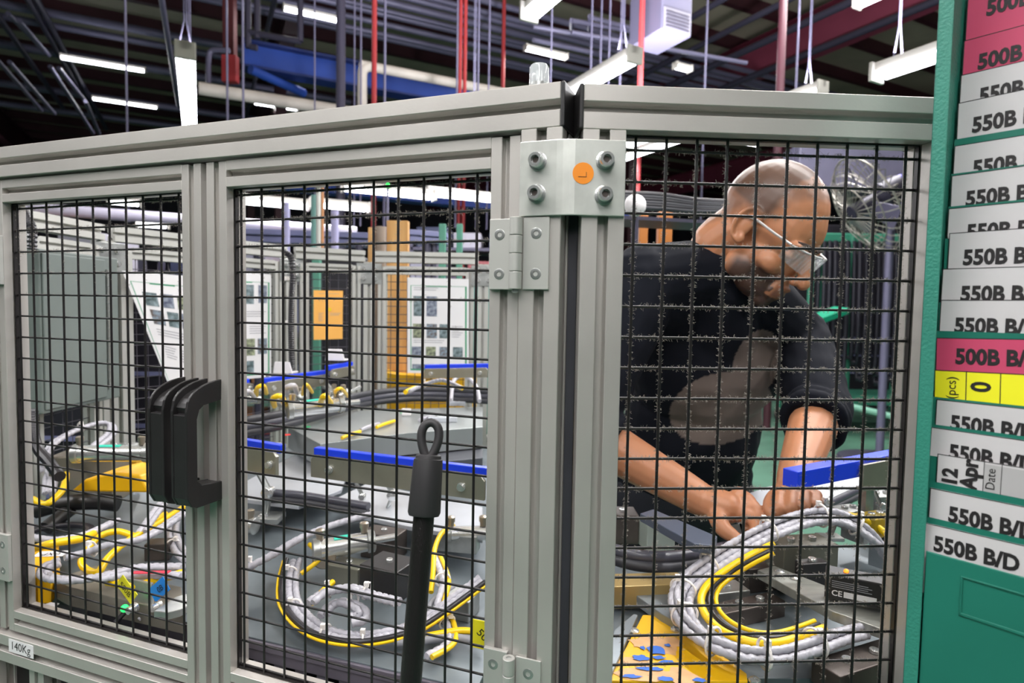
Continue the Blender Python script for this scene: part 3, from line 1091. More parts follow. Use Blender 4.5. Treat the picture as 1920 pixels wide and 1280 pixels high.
def tube_light(p, d, length, label, power, group=None, chain=True, tubes=2, w=0.115, up=0.0):
    """strip fixture starting at p along d; lit tubes and the lamp they stand for"""
    d = V(d).normalized()
    sd = d.cross(Z).normalized()
    t = thing('tube_light', p, label, 'light', group)
    mb = MB()
    hw = w / 2
    cs = [(-hw * 0.55, 0), (hw * 0.55, 0), (hw * 0.55, 0.045), (-hw * 0.55, 0.045)]
    mb.prism([p + sd * x + Z * z for x, z in cs], d * length)
    obj('housing', mb, HOUSE, t, bevel=0.003)
    for e in (0.0, length - 0.02):
        mb = MB()
        mb.slab(p + sd * (-hw * 0.95) + Z * -0.052 + d * e, sd * (w * 0.95), d * 0.02, Z * 0.1)
        obj('end_cap', mb, HOUSE, t, bevel=0.006)
    nseg = 2 if length > 1.6 else 1
    for k in range(tubes):
        off = (k - (tubes - 1) / 2) * hw * 1.2
        for sgi in range(nseg):
            mb = MB()
            a0 = 0.03 + sgi * (length - 0.03) / nseg
            a1 = 0.03 + (sgi + 1) * (length - 0.03) / nseg - 0.04
            mb.cyl(p + sd * off + d * a0 - Z * 0.022, p + sd * off + d * a1 - Z * 0.022, 0.016, n=12)
            obj('tube', mb, TUBEM, t, smooth=60)
    if chain:
        for e in (0.12, length - 0.12):
            q = p + d * e + Z * 0.045
            for s in (-1, 1):
                mb = MB()
                mb.tube([q + sd * (s * hw * 0.6), q + Z * 0.16 + sd * (s * 0.006), V((q.x, q.y, CEILH - 1.15)) + sd * (s * 0.01)], 0.004, 6)
                obj('chain', mb, GREYST, t)
    if power:
        l = bpy.data.lights.new('tube_lamp', 'AREA')
        l.shape = 'RECTANGLE'
        l.size = w
        l.size_y = length * 0.95
        l.energy = power
        l.color = (1.0, 0.985, 0.97)
        lo = bpy.data.objects.new('tube_lamp', l)
        COL.objects.link(lo)
        lo.parent = t
        c = d * (length / 2) - Z * 0.056
        lo.matrix_parent_inverse = Matrix.Identity(4)
        lo.matrix_local = Matrix.Translation(c) @ Matrix((sd, -d, Z)).transposed().to_4x4()
        if (Matrix((sd, -d, Z)).transposed().determinant()) < 0:
            lo.matrix_local = Matrix.Translation(c) @ Matrix((sd, d, Z)).transposed().to_4x4()
        if up:
            l2 = bpy.data.lights.new('roof_fill_lamp', 'AREA')  # upward lamp added to brighten the dark roof above the fixture
            l2.shape = 'RECTANGLE'
            l2.size = w
            l2.size_y = length * 0.95
            l2.energy = power * up
            lo2 = bpy.data.objects.new('roof_fill_lamp', l2)
            COL.objects.link(lo2)
            lo2.parent = t
            M = Matrix((sd, d, -Z)).transposed()
            if M.determinant() < 0:
                M = Matrix((sd, -d, -Z)).transposed()
            lo2.matrix_local = Matrix.Translation(d * (length / 2) + Z * 0.06) @ M.to_4x4()
    return t


P1 = 48
tube_light(aty(1192, 101, 3.5), HA, 2.4, 'lit strip light whose end shows above the corner bracket', P1, up=3.0)
tube_light(aty(990, 24, 3.3) - HA * 2.4, HA, 2.4, 'lit strip light hanging over the turntable front, partly out of view', P1, up=4.0)
tube_light(aty(1640, 138, 3.3) - HA * 2.4, HA, 2.4, 'lit strip light disappearing behind the green card rack', P1, up=5)
tube_light(aty(1545, 163, 4.2), HA, 2.4, 'lit strip light mostly hidden by the header of the fixed panel', P1 * 0.7, up=10)
tube_light(aty(347, 92, 3.5), HA, 2.4, 'lit strip light hanging end-on above the left guard door', P1, up=1.0)
# the same row goes on over the aisle the picture is taken from
for k, (x, y) in enumerate(((-1.4, -0.9), (0.5, -1.6), (2.4, -0.6), (-3.2, 0.6), (0.2, -3.6))):
    tube_light(V((x, y, 2.85)), HA, 2.4, 'strip light of the row over the aisle in front of the guard', P1 * 0.9, 'strip lights over the aisle')
# high lights along the roof
for (x0, y0, dep, ln) in ((112, 105, 10.5, 1.25), (172, 183, 13.5, 1.25), (530, 13, 9.2, 0.85), (475, 191, 13, 0.9), (984, 88, 9.5, 0.75), (1265, 122, 9.0, 0.3), (1605, 8, 6.0, 0.6)):
    p = aty(x0, y0, dep)
    tube_light(p, HB if x0 < 1500 else -HA, ln, 'small bright strip light high under the roof', 30, 'high strip lights under the roof', chain=False, w=0.13)
for b in (-9, -3, 3, 9):
    for a in (3, 9, 15):
        tube_light(hp(a + 3.2, b, 5.7), HB, 1.25, 'strip light high under the roof beyond the picture', 45, 'high strip lights under the roof', chain=False) if (abs(b) > 6) else None
tube_light(V((2.6, 6.2, 5.2)), HB, 2.4, 'added unseen strip light brightening the open floor behind the worker', 150, chain=False)  # lamp added out of view to light the far floor
# row of task lights beyond the far fence
for k, (x, y, dep, ln, a2) in enumerate(((452, 373, 5.2, 0.55, 0), (580, 379, 5.6, 0.55, 0), (640, 348, 5.0, 0.8, 0), (800, 358, 5.5, 0.9, 0), (200, 374, 6.0, 0.3, 0), (255, 417, 6.2, 0.3, 0), (1176, 266, 4.4, 0.5, 1))):
    p = aty(x, y, dep)
    tube_light(p, HB if not a2 else -HA, ln, 'bright task light in the row beyond the far fence' if not a2 else 'bright strip light showing under the header beside the bracket', 10 if k < 4 else 4, 'task lights beyond the far fence' if not a2 else None, chain=False, w=0.1)


# ================================================================== far side of the cell
FZ = 0.20      # header height above the lens


def W2(x, y, z):
    return V((x, y, CAMH + z))


FV = [(-1.10, 1.34), (-1.087, 1.63), (-0.775, 2.12), (-0.53, 2.26), (-0.11, 2.28), (0.50, 2.30)]
far = thing('far_guard_frame', W2(-0.5, 2.1, -CAMH), 'far aluminium guard fence frame beyond the turntable', 'fence')
DARKW = mat('dark_mesh_wire', '#2b2730', 0.5)
MESHW = mat('grey_mesh_wire', '#4a4650', 0.5)
for i in range(len(FV) - 1):
    p0, p1 = V(FV[i] + (0,)), V(FV[i + 1] + (0,))
    d = (p1 - p0)
    L_ = d.length
    d.normalize()
    nrm = V((d.y, -d.x, 0))
    if nrm.y > 0:
        nrm = -nrm
    for zz, nm in ((FZ - 0.02, 'header_rail'), (-0.50, 'lower_rail')):
        mb = MB()
        a = W2(p0.x, p0.y, zz) + d * 0.02
        profile(mb, a, a + d * (L_ - 0.04), nrm, 0.02, 0.0047, 0.011)
        obj(nm, mb, ALU2, far)
    # door leaf rail under the header and its stiles
    mb = MB()
    a = W2(p0.x, p0.y, FZ - 0.068) + d * 0.065
    profile(mb, a, a + d * (L_ - 0.13), nrm, 0.015, 0.0038, 0.009)
    obj('leaf_rail', mb, ALU2, far)
    for e in (0.05, L_ - 0.05):
        mb = MB()
        a = W2(p0.x, p0.y, -0.47) + d * e
        profile(mb, a, a + Z * (FZ - 0.055 + 0.47), nrm, 0.015, 0.0038, 0.009)
        obj('leaf_stile', mb, ALU2, far)
    # wire infill, too fine to pick apart
    mb = MB()
    k = 0.08
    while k < L_ - 0.07:
        a = W2(p0.x, p0.y, -0.46) + d * k
        mb.cyl(a, a + Z * (FZ + 0.39), 0.0013, n=4)
        k += 0.03
    z = -0.45
    while z < FZ - 0.09:
        a = W2(p0.x, p0.y, z) + d * 0.065
        mb.cyl(a, a + d * (L_ - 0.13), 0.0013, n=4)
        z += 0.03
    obj('wire_infill', mb, MESHW, far, kind='stuff')
for i, (x, y) in enumerate(FV):
    j0, j1 = max(i - 1, 0), min(i + 1, len(FV) - 1)
    d = (V(FV[j1] + (0,)) - V(FV[j0] + (0,))).normalized()
    nrm = V((d.y, -d.x, 0))
    if nrm.y > 0:
        nrm = -nrm
    mb = MB()
    profile(mb, W2(x, y, -CAMH), W2(x, y, FZ - 0.04), nrm, 0.02, 0.0047, 0.011)
    ps = obj('post', mb, ALU2, far)
    mb = MB()
    q = W2(x, y, FZ - 0.12) + nrm * 0.021
    mb.slab(q - d * 0.045, d * 0.09, nrm * 0.003, Z * 0.075)
    bk = obj('corner_bracket', mb, STEEL, far, bevel=0.001)
    for sx in (-0.02, 0.02):
        for sz in (0.02, 0.055):
            mb = MB()
            mb.lathe(q + d * sx + Z * sz + nrm * 0.003, nrm, [(0, 0.009), (0.002, 0.009), (0.002, 0.0066), (0.011, 0.0066)], 12)
            obj('bolt', mb, CHROME, bk, smooth=35)

# grey electrical cabinet on the left leg
EC = mat('grey_green_enamel', '#69726f', 0.5, 0.0, var=0.06, vscale=5)
cab = thing('electrical_cabinet', W2(-1.04, 1.47, -0.26), 'grey electrical cabinet hanging on the far guard fence', 'cabinet')
za = aty(45, 468, 1.37).z - CAMH
zb_ = aty(48, 770, 1.37).z - CAMH
mb = MB()
mb.slab(W2(-1.062, 1.33, zb_), V((0.035, 0, 0)), V((0, 0.265, 0)), Z * (za - zb_))
obj('body', mb, EC, cab, bevel=0.003)
mb = MB()
mb.slab(W2(-1.0265, 1.335, zb_ + 0.008), V((0.004, 0, 0)), V((0, 0.205, 0)), Z * (za - zb_ - 0.016))
obj('cabinet_door', mb, EC, cab, bevel=0.002)
for k in range(14):
    mb = MB()
    z0 = zb_ + 0.03 + k * (za - zb_ - 0.06) / 14
    mb.cyl(W2(-1.0225, 1.549, z0), W2(-1.0225, 1.549, z0 + (za - zb_ - 0.06) / 14 - 0.0015), 0.0045, n=8)
    obj('hinge_knuckle', mb, STEEL, cab, smooth=60)

PHOTO = [mat('photo_print_%d' % i, c, 0.5, var=0.7, vscale=70 + 10 * i, col2=c2) for i, (c, c2) in enumerate((('#8fa0a6', '#3a4a4c'), ('#9aa3b0', '#454a63'), ('#a9b08f', '#3d4440'), ('#8a9fb0', '#5c4a40')))]
GRNL = mat('green_print', '#2f9368', 0.6)
GREYT = mat('grey_print', '#9a9aa0', 0.6)


def poster(corners, label, photos, lines, band=True, border=True):
    """corners: tl, tr, br, bl in world; photos and lines in unit coordinates"""
    tl, tr, br, bl = [V(c) for c in corners]

    def q(x, y, o=0.0):
        t = tl.lerp(tr, x)
        b = bl.lerp(br, x)
        n = (tr - tl).cross(bl - tl).normalized()
        if n.dot(CAM0 - tl) < 0:
            n = -n
        return t.lerp(b, y) + n * o
    t = thing('poster', (bl + br) / 2, label, 'poster')
    mb = MB()
    mb.prism([q(0, 0, 0), q(1, 0, 0), q(1, 1, 0), q(0, 1, 0)], q(0, 0, 0.0012) - q(0, 0, 0))
    obj('sheet', mb, WHITEP, t)
    if border:
        mb = MB()
        for (a0, b0, a1, b1) in ((0.05, 0.08, 0.062, 0.97), (0.94, 0.08, 0.965, 0.97), (0.05, 0.955, 0.965, 0.97), (0.30, 0.08, 0.65, 0.092), (0.05, 0.08, 0.965, 0.084)):
            mb.quad(q(a0, b0, 0.0016), q(a1, b0, 0.0016), q(a1, b1, 0.0016), q(a0, b1, 0.0016))
        obj('printed_border', mb, GRNL, t)
    for k, (a0, b0, a1, b1) in enumerate(photos):
        mb = MB()
        mb.quad(q(a0, b0, 0.0018), q(a1, b0, 0.0018), q(a1, b1, 0.0018), q(a0, b1, 0.0018))
        obj('photo_print', mb, PHOTO[k % 4], t)
    if lines:
        mb = MB()
        for (a0, b0, a1, n) in lines:
            for k in range(n):
                y = b0 + k * 0.022
                mb.quad(q(a0, y, 0.0018), q(a1 - 0.03 * (k % 3), y, 0.0018), q(a1 - 0.03 * (k % 3), y + 0.006, 0.0018), q(a0, y + 0.006, 0.0018))
        obj('small_print', mb, GREYT, t)
    return t


def seg_at(i, px, py, off=0.03):      # pixel on the far fence plane between vertices i and i+1
    p0, p1 = V(FV[i] + (0,)), V(FV[i + 1] + (0,))
    d = (p1 - p0).normalized()
    n = V((d.y, -d.x, 0))
    if n.y > 0:
        n = -n
    r = ray(px, py)
    q = p0 + n * off
    t = (q - CAM0).dot(n) / r.dot(n)
    return CAM0 + r * t


poster([seg_at(1, 228, 507), seg_at(1, 372, 519), seg_at(1, 372, 762), seg_at(1, 318, 726)], 'white picture board with a slanted edge behind the left guard door',
       [(0.16, 0.16, 0.36, 0.27), (0.42, 0.16, 0.60, 0.27), (0.66, 0.16, 0.84, 0.27), (0.19, 0.30, 0.40, 0.42), (0.46, 0.30, 0.65, 0.42), (0.70, 0.30, 0.88, 0.42)], [(0.2, 0.46, 0.85, 3), (0.25, 0.6, 0.5, 5), (0.6, 0.6, 0.8, 5)])
poster([seg_at(1, 400, 508), seg_at(1, 508, 514), seg_at(1, 508, 706), seg_at(1, 400, 716)], 'tall white board with green border beside the corrugated cable',
       [(0.53, 0.11, 0.68, 0.29), (0.76, 0.11, 0.92, 0.28), (0.53, 0.62, 0.70, 0.78), (0.75, 0.62, 0.92, 0.77), (0.53, 0.83, 0.68, 0.94), (0.1, 0.15, 0.45, 0.3), (0.1, 0.4, 0.45, 0.55)], [(0.55, 0.36, 0.9, 3), (0.6, 0.5, 0.9, 4), (0.1, 0.6, 0.45, 8)])
poster([seg_at(3, 764, 520), seg_at(3, 879, 523), seg_at(3, 879, 700), seg_at(3, 764, 699)], 'white board with green border and photo rows in front of the teal panel',
       [(0.10, 0.19, 0.27, 0.40), (0.31, 0.19, 0.48, 0.40), (0.09, 0.48, 0.27, 0.63), (0.31, 0.48, 0.48, 0.63), (0.52, 0.48, 0.68, 0.63), (0.07, 0.72, 0.24, 0.84), (0.30, 0.72, 0.46, 0.84), (0.52, 0.72, 0.67, 0.84), (0.74, 0.72, 0.90, 0.84), (0.08, 0.905, 0.45, 0.955)], [(0.1, 0.1, 0.5, 2), (0.72, 0.5, 0.9, 6), (0.1, 0.65, 0.6, 2), (0.52, 0.9, 0.9, 2)])
po = poster([seg_at(2, 588, 544), seg_at(2, 643, 545), seg_at(2, 642, 635), seg_at(2, 588, 637)], 'orange notice sheet pinned on the far mesh', [], [(0.15, 0.06, 0.85, 1), (0.12, 0.15, 0.9, 1), (0.55, 0.46, 0.93, 3), (0.16, 0.46, 0.33, 8), (0.5, 0.72, 0.7, 1)], border=False)
po.children[0].data.materials[0] = mat('orange_paper', '#f0b056', 0.6)
mb = MB()
c = seg_at(2, 618, 580, 0.034)
mb.lathe(c, (CAM0 - c), [(0, 0.0065), (0.0005, 0.0065)], 20)
obj('yellow_dot', mb, mat('yellow_dot', '#e8c61c', 0.6), po)
# poster far right of the gap between the posts
poster([seg_at(4, 1072, 527), seg_at(4, 1130, 528), seg_at(4, 1130, 640), seg_at(4, 1072, 640)], 'white board glimpsed through the slit between the corner posts', [(0.5, 0.2, 0.8, 0.4)], [])


def corrugated(path, r, name, label, m=BLACKCB, rib=0.006):
    pts = smooth_path(path, 10)
    # resample
    out = [pts[0]]
    acc = 0
    for a, b in zip(pts, pts[1:]):
        L_ = (b - a).length
        n = max(1, int(L_ / (rib / 2)))
        for k in range(1, n + 1):
            out.append(a.lerp(b, k / n))
    rad = [r if (k % 2) else r * 0.80 for k in range(len(out))]
    mb = MB()
    mb.tube(out, r, 10, radii=rad)
    return tag(obj(name, mb, m, None, smooth=20), label, 'cable')


corrugated([aty(532, 472, 2.0), aty(545, 482, 2.0), aty(549, 510, 2.0), aty(547, 560, 2.0), aty(546, 620, 2.0), aty(548, 700, 2.0), aty(548, 760, 2.0)], 0.011, 'corrugated_conduit', 'black corrugated conduit down the far post beside the tall board')
corrugated([aty(44, 396, 1.32), aty(52, 412, 1.30), aty(60, 432, 1.29), aty(60, 468, 1.29)], 0.010, 'corrugated_conduit', 'black corrugated conduit entering the grey cabinet from above')
corrugated([aty(62, 770, 1.28), aty(63, 810, 1.24), aty(72, 842, 1.2), aty(92, 866, 1.15), aty(112, 893, 1.1)], 0.010, 'corrugated_conduit', 'black corrugated conduit hanging below the grey cabinet')
for (x, y) in ((538, 522), (540, 604)):
    mb = MB()
    mb.box(aty(x, y, 2.01), 0.012, 0.02, 0.014)
    tag(obj('conduit_clip', mb, TIE, None, bevel=0.002), 'white clip holding the corrugated conduit on the far post', 'clip', 'clips on the far conduit')

# ---- what stands beyond the far fence
WOOD = mat('plywood', '#d3a468', 0.6, 0.0, var=0.2, vscale=5, stretch=(6, 6, 0.6), col2='#b98649')
TEALP = mat('teal_panel_paint', '#6f9c97', 0.5, var=0.1, vscale=4)
for (x0, x1, y0, Y, lab) in ((725, 765, 413, 2.62, 'wide plywood column behind the far fence'), (690, 701, 426, 2.72, 'narrow plywood strip beside the wide plywood column')):
    a, b = aty(x0, y0, Y), aty(x1, y0, Y)
    mb = MB()
    mb.slab(V((a.x, a.y, 0.0)), V((b.x - a.x, 0, 0)), V((0, 0.04, 0)), Z * a.z)
    tag(obj('plywood_column', mb, WOOD, None, bevel=0.002), lab, 'column')
a = aty(713, 425, 2.75)
run('insulated_pipe', V((a.x, a.y, 0)), V((a.x, a.y, a.z)), 0.026, mat('taupe_wrap', '#8d8076', 0.7), 'taupe wrapped pipe between the plywood pieces', 'pipe', n=14)
a, b = aty(876, 506, 2.95), aty(960, 506, 2.95)
mb = MB()
mb.slab(V((a.x, a.y, 0)), V((b.x - a.x, 0, 0)), V((0, 0.03, 0)), Z * a.z)
tag(obj('teal_panel', mb, TEALP, None, bevel=0.003), 'teal sheet panel standing behind the white board', 'panel')
# yellow round guard
c = aty(808, 722, 2.62)
mb = MB()
ztop = aty(808, 706, 2.4).z
rings = []
for zz, r in ((0.3, 0.20), (ztop, 0.20), (ztop + 0.004, 0.195), (ztop + 0.004, 0.17), (ztop - 0.03, 0.165)):
    rings.append([V((c.x + r * math.cos(2 * math.pi * k / 40), c.y + r * math.sin(2 * math.pi * k / 40), zz)) for k in range(40)])
mb.ring(rings)
tag(obj('yellow_drum', mb, mat('yellow_enamel', '#d9a414', 0.45, var=0.2, vscale=9), None, smooth=40), 'yellow round drum standing beyond the far fence', 'drum')
# green posts
for (x, Y, lab) in ((594, 2.7, 'green post behind the orange notice'), (830, 3.2, 'pale green post behind the tilted grey bracket'), (862, 3.6, 'green post right of the pale green one')):
    a = aty(x, 420 if x > 700 else 470, Y)
    mb = MB()
    mb.box(V((a.x, a.y, a.z / 2)), 0.035, 0.035, a.z)
    tag(obj('green_post', mb, mat('green_post_paint', '#4f8a78', 0.5), None, bevel=0.004), lab, 'post')
# white pipe stanchion
for x, Y, y0, y1, r, m, lab in ((597, 3.2, 346, 470, 0.012, ALU2, 'pale thin stanchion with a camera on top beyond the far fence'), (591, 3.3, 366, 470, 0.022, TEALP, 'grey green stanchion beside the pale one'), (628, 3.6, 395, 470, 0.022, mat('lilac_post', '#aaa6cf', 0.5), 'lilac post beyond the far fence'), (537, 3.8, 380, 455, 0.02, MATS['lilac_post'], 'lilac post above the far corner post'), (604, 3.4, 345, 545, 0.010, mat('copper_pipe', '#c98a5c', 0.5), 'thin copper coloured pipe above the orange notice')):
    a, b = aty(x, y0, Y), aty(x, y1, Y)
    run('stanchion', V((a.x, a.y, 0)), a, r, m, lab, 'post', n=12)
mb = MB()
p = aty(598, 347, 3.18)
mb.lathe(p - CR * 0.02, CR, [(0, 0.012), (0.02, 0.014), (0.04, 0.013), (0.05, 0.008)], 14)
tag(obj('inspection_camera', mb, WHITEPIPE, None, smooth=40), 'small pale camera head on the thin stanchion', 'camera')
p = aty(727, 344, 3.0)
bc = thing('signal_beacon', p - Z * 0.02, 'small lit green signal beacon beyond the far fence', 'beacon')
mb = MB()
mb.lathe(p - Z * 0.02, Z, [(0, 0.012), (0.006, 0.012), (0.006, 0.009), (0.02, 0.008), (0.024, 0.003)], 16)
obj('lens', mb, mat('green_beacon', '#17e04a', 0.3, emit='#17e04a', estr=2.0), bc, smooth=40)
mb = MB()
mb.cyl(V((p.x, p.y, 0.2)), p - Z * 0.02, 0.006, n=8)
obj('mast', mb, GREYST, bc)
# lilac conveyor guards
LILAC = mat('lilac_enamel', '#6f7196', 0.5, 0.1)
for (x0, y0, x1, y1, Y, lab) in ((440, 427, 692, 452, 3.9, 'long lilac conveyor guard beyond the far fence'), (768, 430, 835, 452, 4.2, 'short lilac conveyor guard right of the plywood')):
    a, b = aty(x0, y1, Y), aty(x1, y1, Y)
    top_ = aty(x0, y0, Y).z
    t = thing('conveyor_guard', V((a.x, a.y, 0)), lab, 'guard')
    hgt = top_ - a.z
    mb = MB()
    mb.slab(a, V((b.x - a.x, 0.15, 0)), V((0, 0.2, 0)), Z * (hgt * 0.45))
    obj('lower_rail', mb, LILAC, t, bevel=0.004)
    mb = MB()
    mb.slab(a + Z * hgt * 0.55 - V((0, 0.01, 0)), V((b.x - a.x, 0.15, 0)), V((0, 0.2, 0)), Z * (hgt * 0.45))
    obj('upper_rail', mb, LILAC, t, bevel=0.004)
    for q in (a + V((0.1, 0.1, 0)), b + V((-0.1, 0.15, 0))):
        mb = MB()
        mb.cyl(V((q.x, q.y, 0)), q, 0.025, n=8)
        obj('support', mb, DUSK, t)

# dark storage racks filling the hall behind
rr = random.Random(11)
BOXM = [mat('bin_%d' % i, c, 0.6) for i, c in enumerate(('#3a3f66', '#51465c', '#6b6a78', '#2f3550', '#7a3b40', '#3e6a62', '#8d8a96', '#a06a3a'))]


def storage_rack(px, Y, w, d, h, lab, tone=DUSK, y_first=0.25):
    a = aty(px, 500, Y)
    t = thing('storage_rack', V((a.x, a.y, 0)), lab, 'rack')
    for sx in (0, 1):
        for sy in (0, 1):
            mb = MB()
            mb.slab(V((a.x + sx * w - 0.02, a.y + sy * d, 0)), V((0.04, 0, 0)), V((0, 0.04, 0)), Z * h)
            obj('upright', mb, tone, t)
    z = y_first
    k = 0
    while z < h:
        mb = MB()
        mb.slab(V((a.x, a.y, z)), V((w, 0, 0)), V((0, d, 0)), Z * 0.03)
        obj('shelf', mb, tone, t)
        x = 0.05
        while x < w - 0.2:
            bw = rr.uniform(0.15, 0.35)
            bh = rr.uniform(0.12, 0.30)
            if x + bw > w - 0.03:
                break
            mb = MB()
            mb.slab(V((a.x + x, a.y + 0.05, z + 0.033)), V((bw, 0, 0)), V((0, d * 0.8, 0)), Z * bh)
            bo = obj('storage_bin', mb, rr.choice(BOXM), None, bevel=0.008)
            tag(bo, 'plain storage bin on a shelf of the racks behind the cell', 'bin', 'bins on the racks behind the cell')
            x += bw + rr.uniform(0.02, 0.10)
        z += 0.42
    return t


storage_rack(300, 4.9, 1.6, 0.6, 1.72, 'dark storage rack beyond the grey cabinet')
storage_rack(520, 5.6, 1.5, 0.6, 1.9, 'dark storage rack beyond the tall white board')
storage_rack(770, 6.3, 1.5, 0.6, 2.0, 'dark storage rack beyond the plywood column')
storage_rack(-120, 4.2, 1.4, 0.6, 1.7, 'dark storage rack beyond the left end of the far fence')
storage_rack(1060, 6.8, 1.6, 0.6, 1.9, 'dark storage rack behind the corner posts')
# dark curtain-like machine sides right behind the far mesh
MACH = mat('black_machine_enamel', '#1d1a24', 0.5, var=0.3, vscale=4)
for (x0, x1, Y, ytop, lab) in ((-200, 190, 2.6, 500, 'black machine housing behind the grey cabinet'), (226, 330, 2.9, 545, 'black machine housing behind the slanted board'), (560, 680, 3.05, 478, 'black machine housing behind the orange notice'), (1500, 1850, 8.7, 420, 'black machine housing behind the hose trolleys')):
    a, b = aty(x0, ytop, Y), aty(x1, ytop, Y)
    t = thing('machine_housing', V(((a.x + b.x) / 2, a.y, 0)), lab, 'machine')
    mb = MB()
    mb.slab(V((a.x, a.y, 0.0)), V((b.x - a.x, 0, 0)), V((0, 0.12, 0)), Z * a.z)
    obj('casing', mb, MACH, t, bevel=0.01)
    for k in range(3):
        mb = MB()
        mb.slab(V((a.x + 0.02, a.y - 0.012, 0.5 + k * 0.25)), V((b.x - a.x - 0.04, 0, 0)), V((0, 0.01, 0)), Z * 0.02)
        obj('trim_strip', mb, LILAC, t)

# ---- behind the worker: pedestal fan, green hose carts, hose bundle
fc = aty(1626, 384, 5.6)
fax = V((-0.80, 0.06, -0.45)).normalized()
fan = thing('pedestal_fan', V((fc.x + 0.2, fc.y, 0)), 'round metal pedestal fan tilted behind the worker', 'fan')
CAGE = mat('fan_cage_wire', '#a8a49c', 0.35, 0.5)
fu = fax.orthogonal().normalized()
fv = fax.cross(fu)
FS = 2.45
FR = 0.19 * FS
for k in range(30):
    a = 2 * math.pi * k / 30
    dd = fu * math.cos(a) + fv * math.sin(a)
    mb = MB()
    mb.tube([fc + fax * (0.06 * FS) + dd * (0.02 * FS), fc + fax * (0.055 * FS) + dd * (0.10 * FS), fc + fax * (0.03 * FS) + dd * (0.165 * FS), fc + dd * FR, fc - fax * (0.04 * FS) + dd * (0.165 * FS), fc - fax * (0.06 * FS) + dd * (0.06 * FS)], 0.004, 5)
    obj('cage_wire', mb, CAGE, fan)
for r_, o_ in ((FR, 0.0), (0.10 * FS, 0.055 * FS), (0.15 * FS, 0.037 * FS)):
    mb = MB()
    mb.tube([fc + fax * o_ + (fu * math.cos(2 * math.pi * k / 40) + fv * math.sin(2 * math.pi * k / 40)) * r_ for k in range(40)], 0.009 if o_ == 0 else 0.005, 6, closed=True)
    obj('cage_ring', mb, CAGE, fan, smooth=60)
for k in range(3):
    a = 2 * math.pi * k / 3 + 0.4
    dd = fu * math.cos(a) + fv * math.sin(a)
    tt = fax.cross(dd)
    mb = MB()
    mb.prism([fc + dd * (0.03 * FS) - tt * (0.02 * FS) + fax * (0.01 * FS), fc + dd * (0.15 * FS) - tt * (0.05 * FS) + fax * (0.015 * FS), fc + dd * (0.165 * FS) + tt * (0.03 * FS) - fax * (0.02 * FS), fc + dd * (0.03 * FS) + tt * (0.02 * FS) - fax * (0.01 * FS)], fax * (0.002 * FS))
    obj('blade', mb, GREYST, fan)
mb = MB()
mb.lathe(fc - fax * (0.14 * FS), fax, [(0, 0.07), (0.02, 0.12), (0.2, 0.13), (0.25, 0.07), (0.5, 0.07)], 18)
obj('motor', mb, DUSK, fan, smooth=40)
mb = MB()
q = fc - fax * (0.10 * FS)
mb.cyl(q, V((q.x, q.y, 0.03)), 0.035, n=12)
obj('pole', mb, GREYST, fan, smooth=60)
mb = MB()
mb.lathe(V((q.x, q.y, 0)), Z, [(0, 0.36), (0.03, 0.34), (0.05, 0.05)], 28)
obj('base', mb, DUSK, fan, smooth=40)
# large lilac machine behind fan
a, b = aty(1500, 268, 9.6), aty(1790, 268, 9.6)
zl_ = aty(1500, 352, 9.6).z
mb = MB()
mb.slab(V((a.x, a.y, zl_)), V((b.x - a.x, 0.1, 0)), V((0, 0.6, 0)), Z * (a.z - zl_))
for x in (a.x + 0.05, b.x - 0.09):
    mb.slab(V((x, a.y + 0.3, 0)), V((0.05, 0, 0)), V((0, 0.05, 0)), Z * zl_)
lm = obj('lilac_hood', mb, mat('pale_lilac_enamel', '#8986a2', 0.5, var=0.08, vscale=3), None, bevel=0.02)
tag(lm, 'big pale lilac machine hood behind the fan', 'hood')
mb = MB()
mb.tube([aty(1645, 362, 6.4), aty(1672, 342, 6.4)], 0.06, 12)
mb.tube([aty(1672, 342, 6.4), aty(1690, 334, 6.4)], 0.045, 12)
mb.tube([aty(1682, 338, 6.4), aty(1690, 400, 6.45)], 0.02, 8)
tag(obj('work_lamp', mb, mat('violet_metal', '#5a57a0', 0.35, 0.5), None, smooth=60), 'small violet metal spot lamp behind the fan', 'lamp')
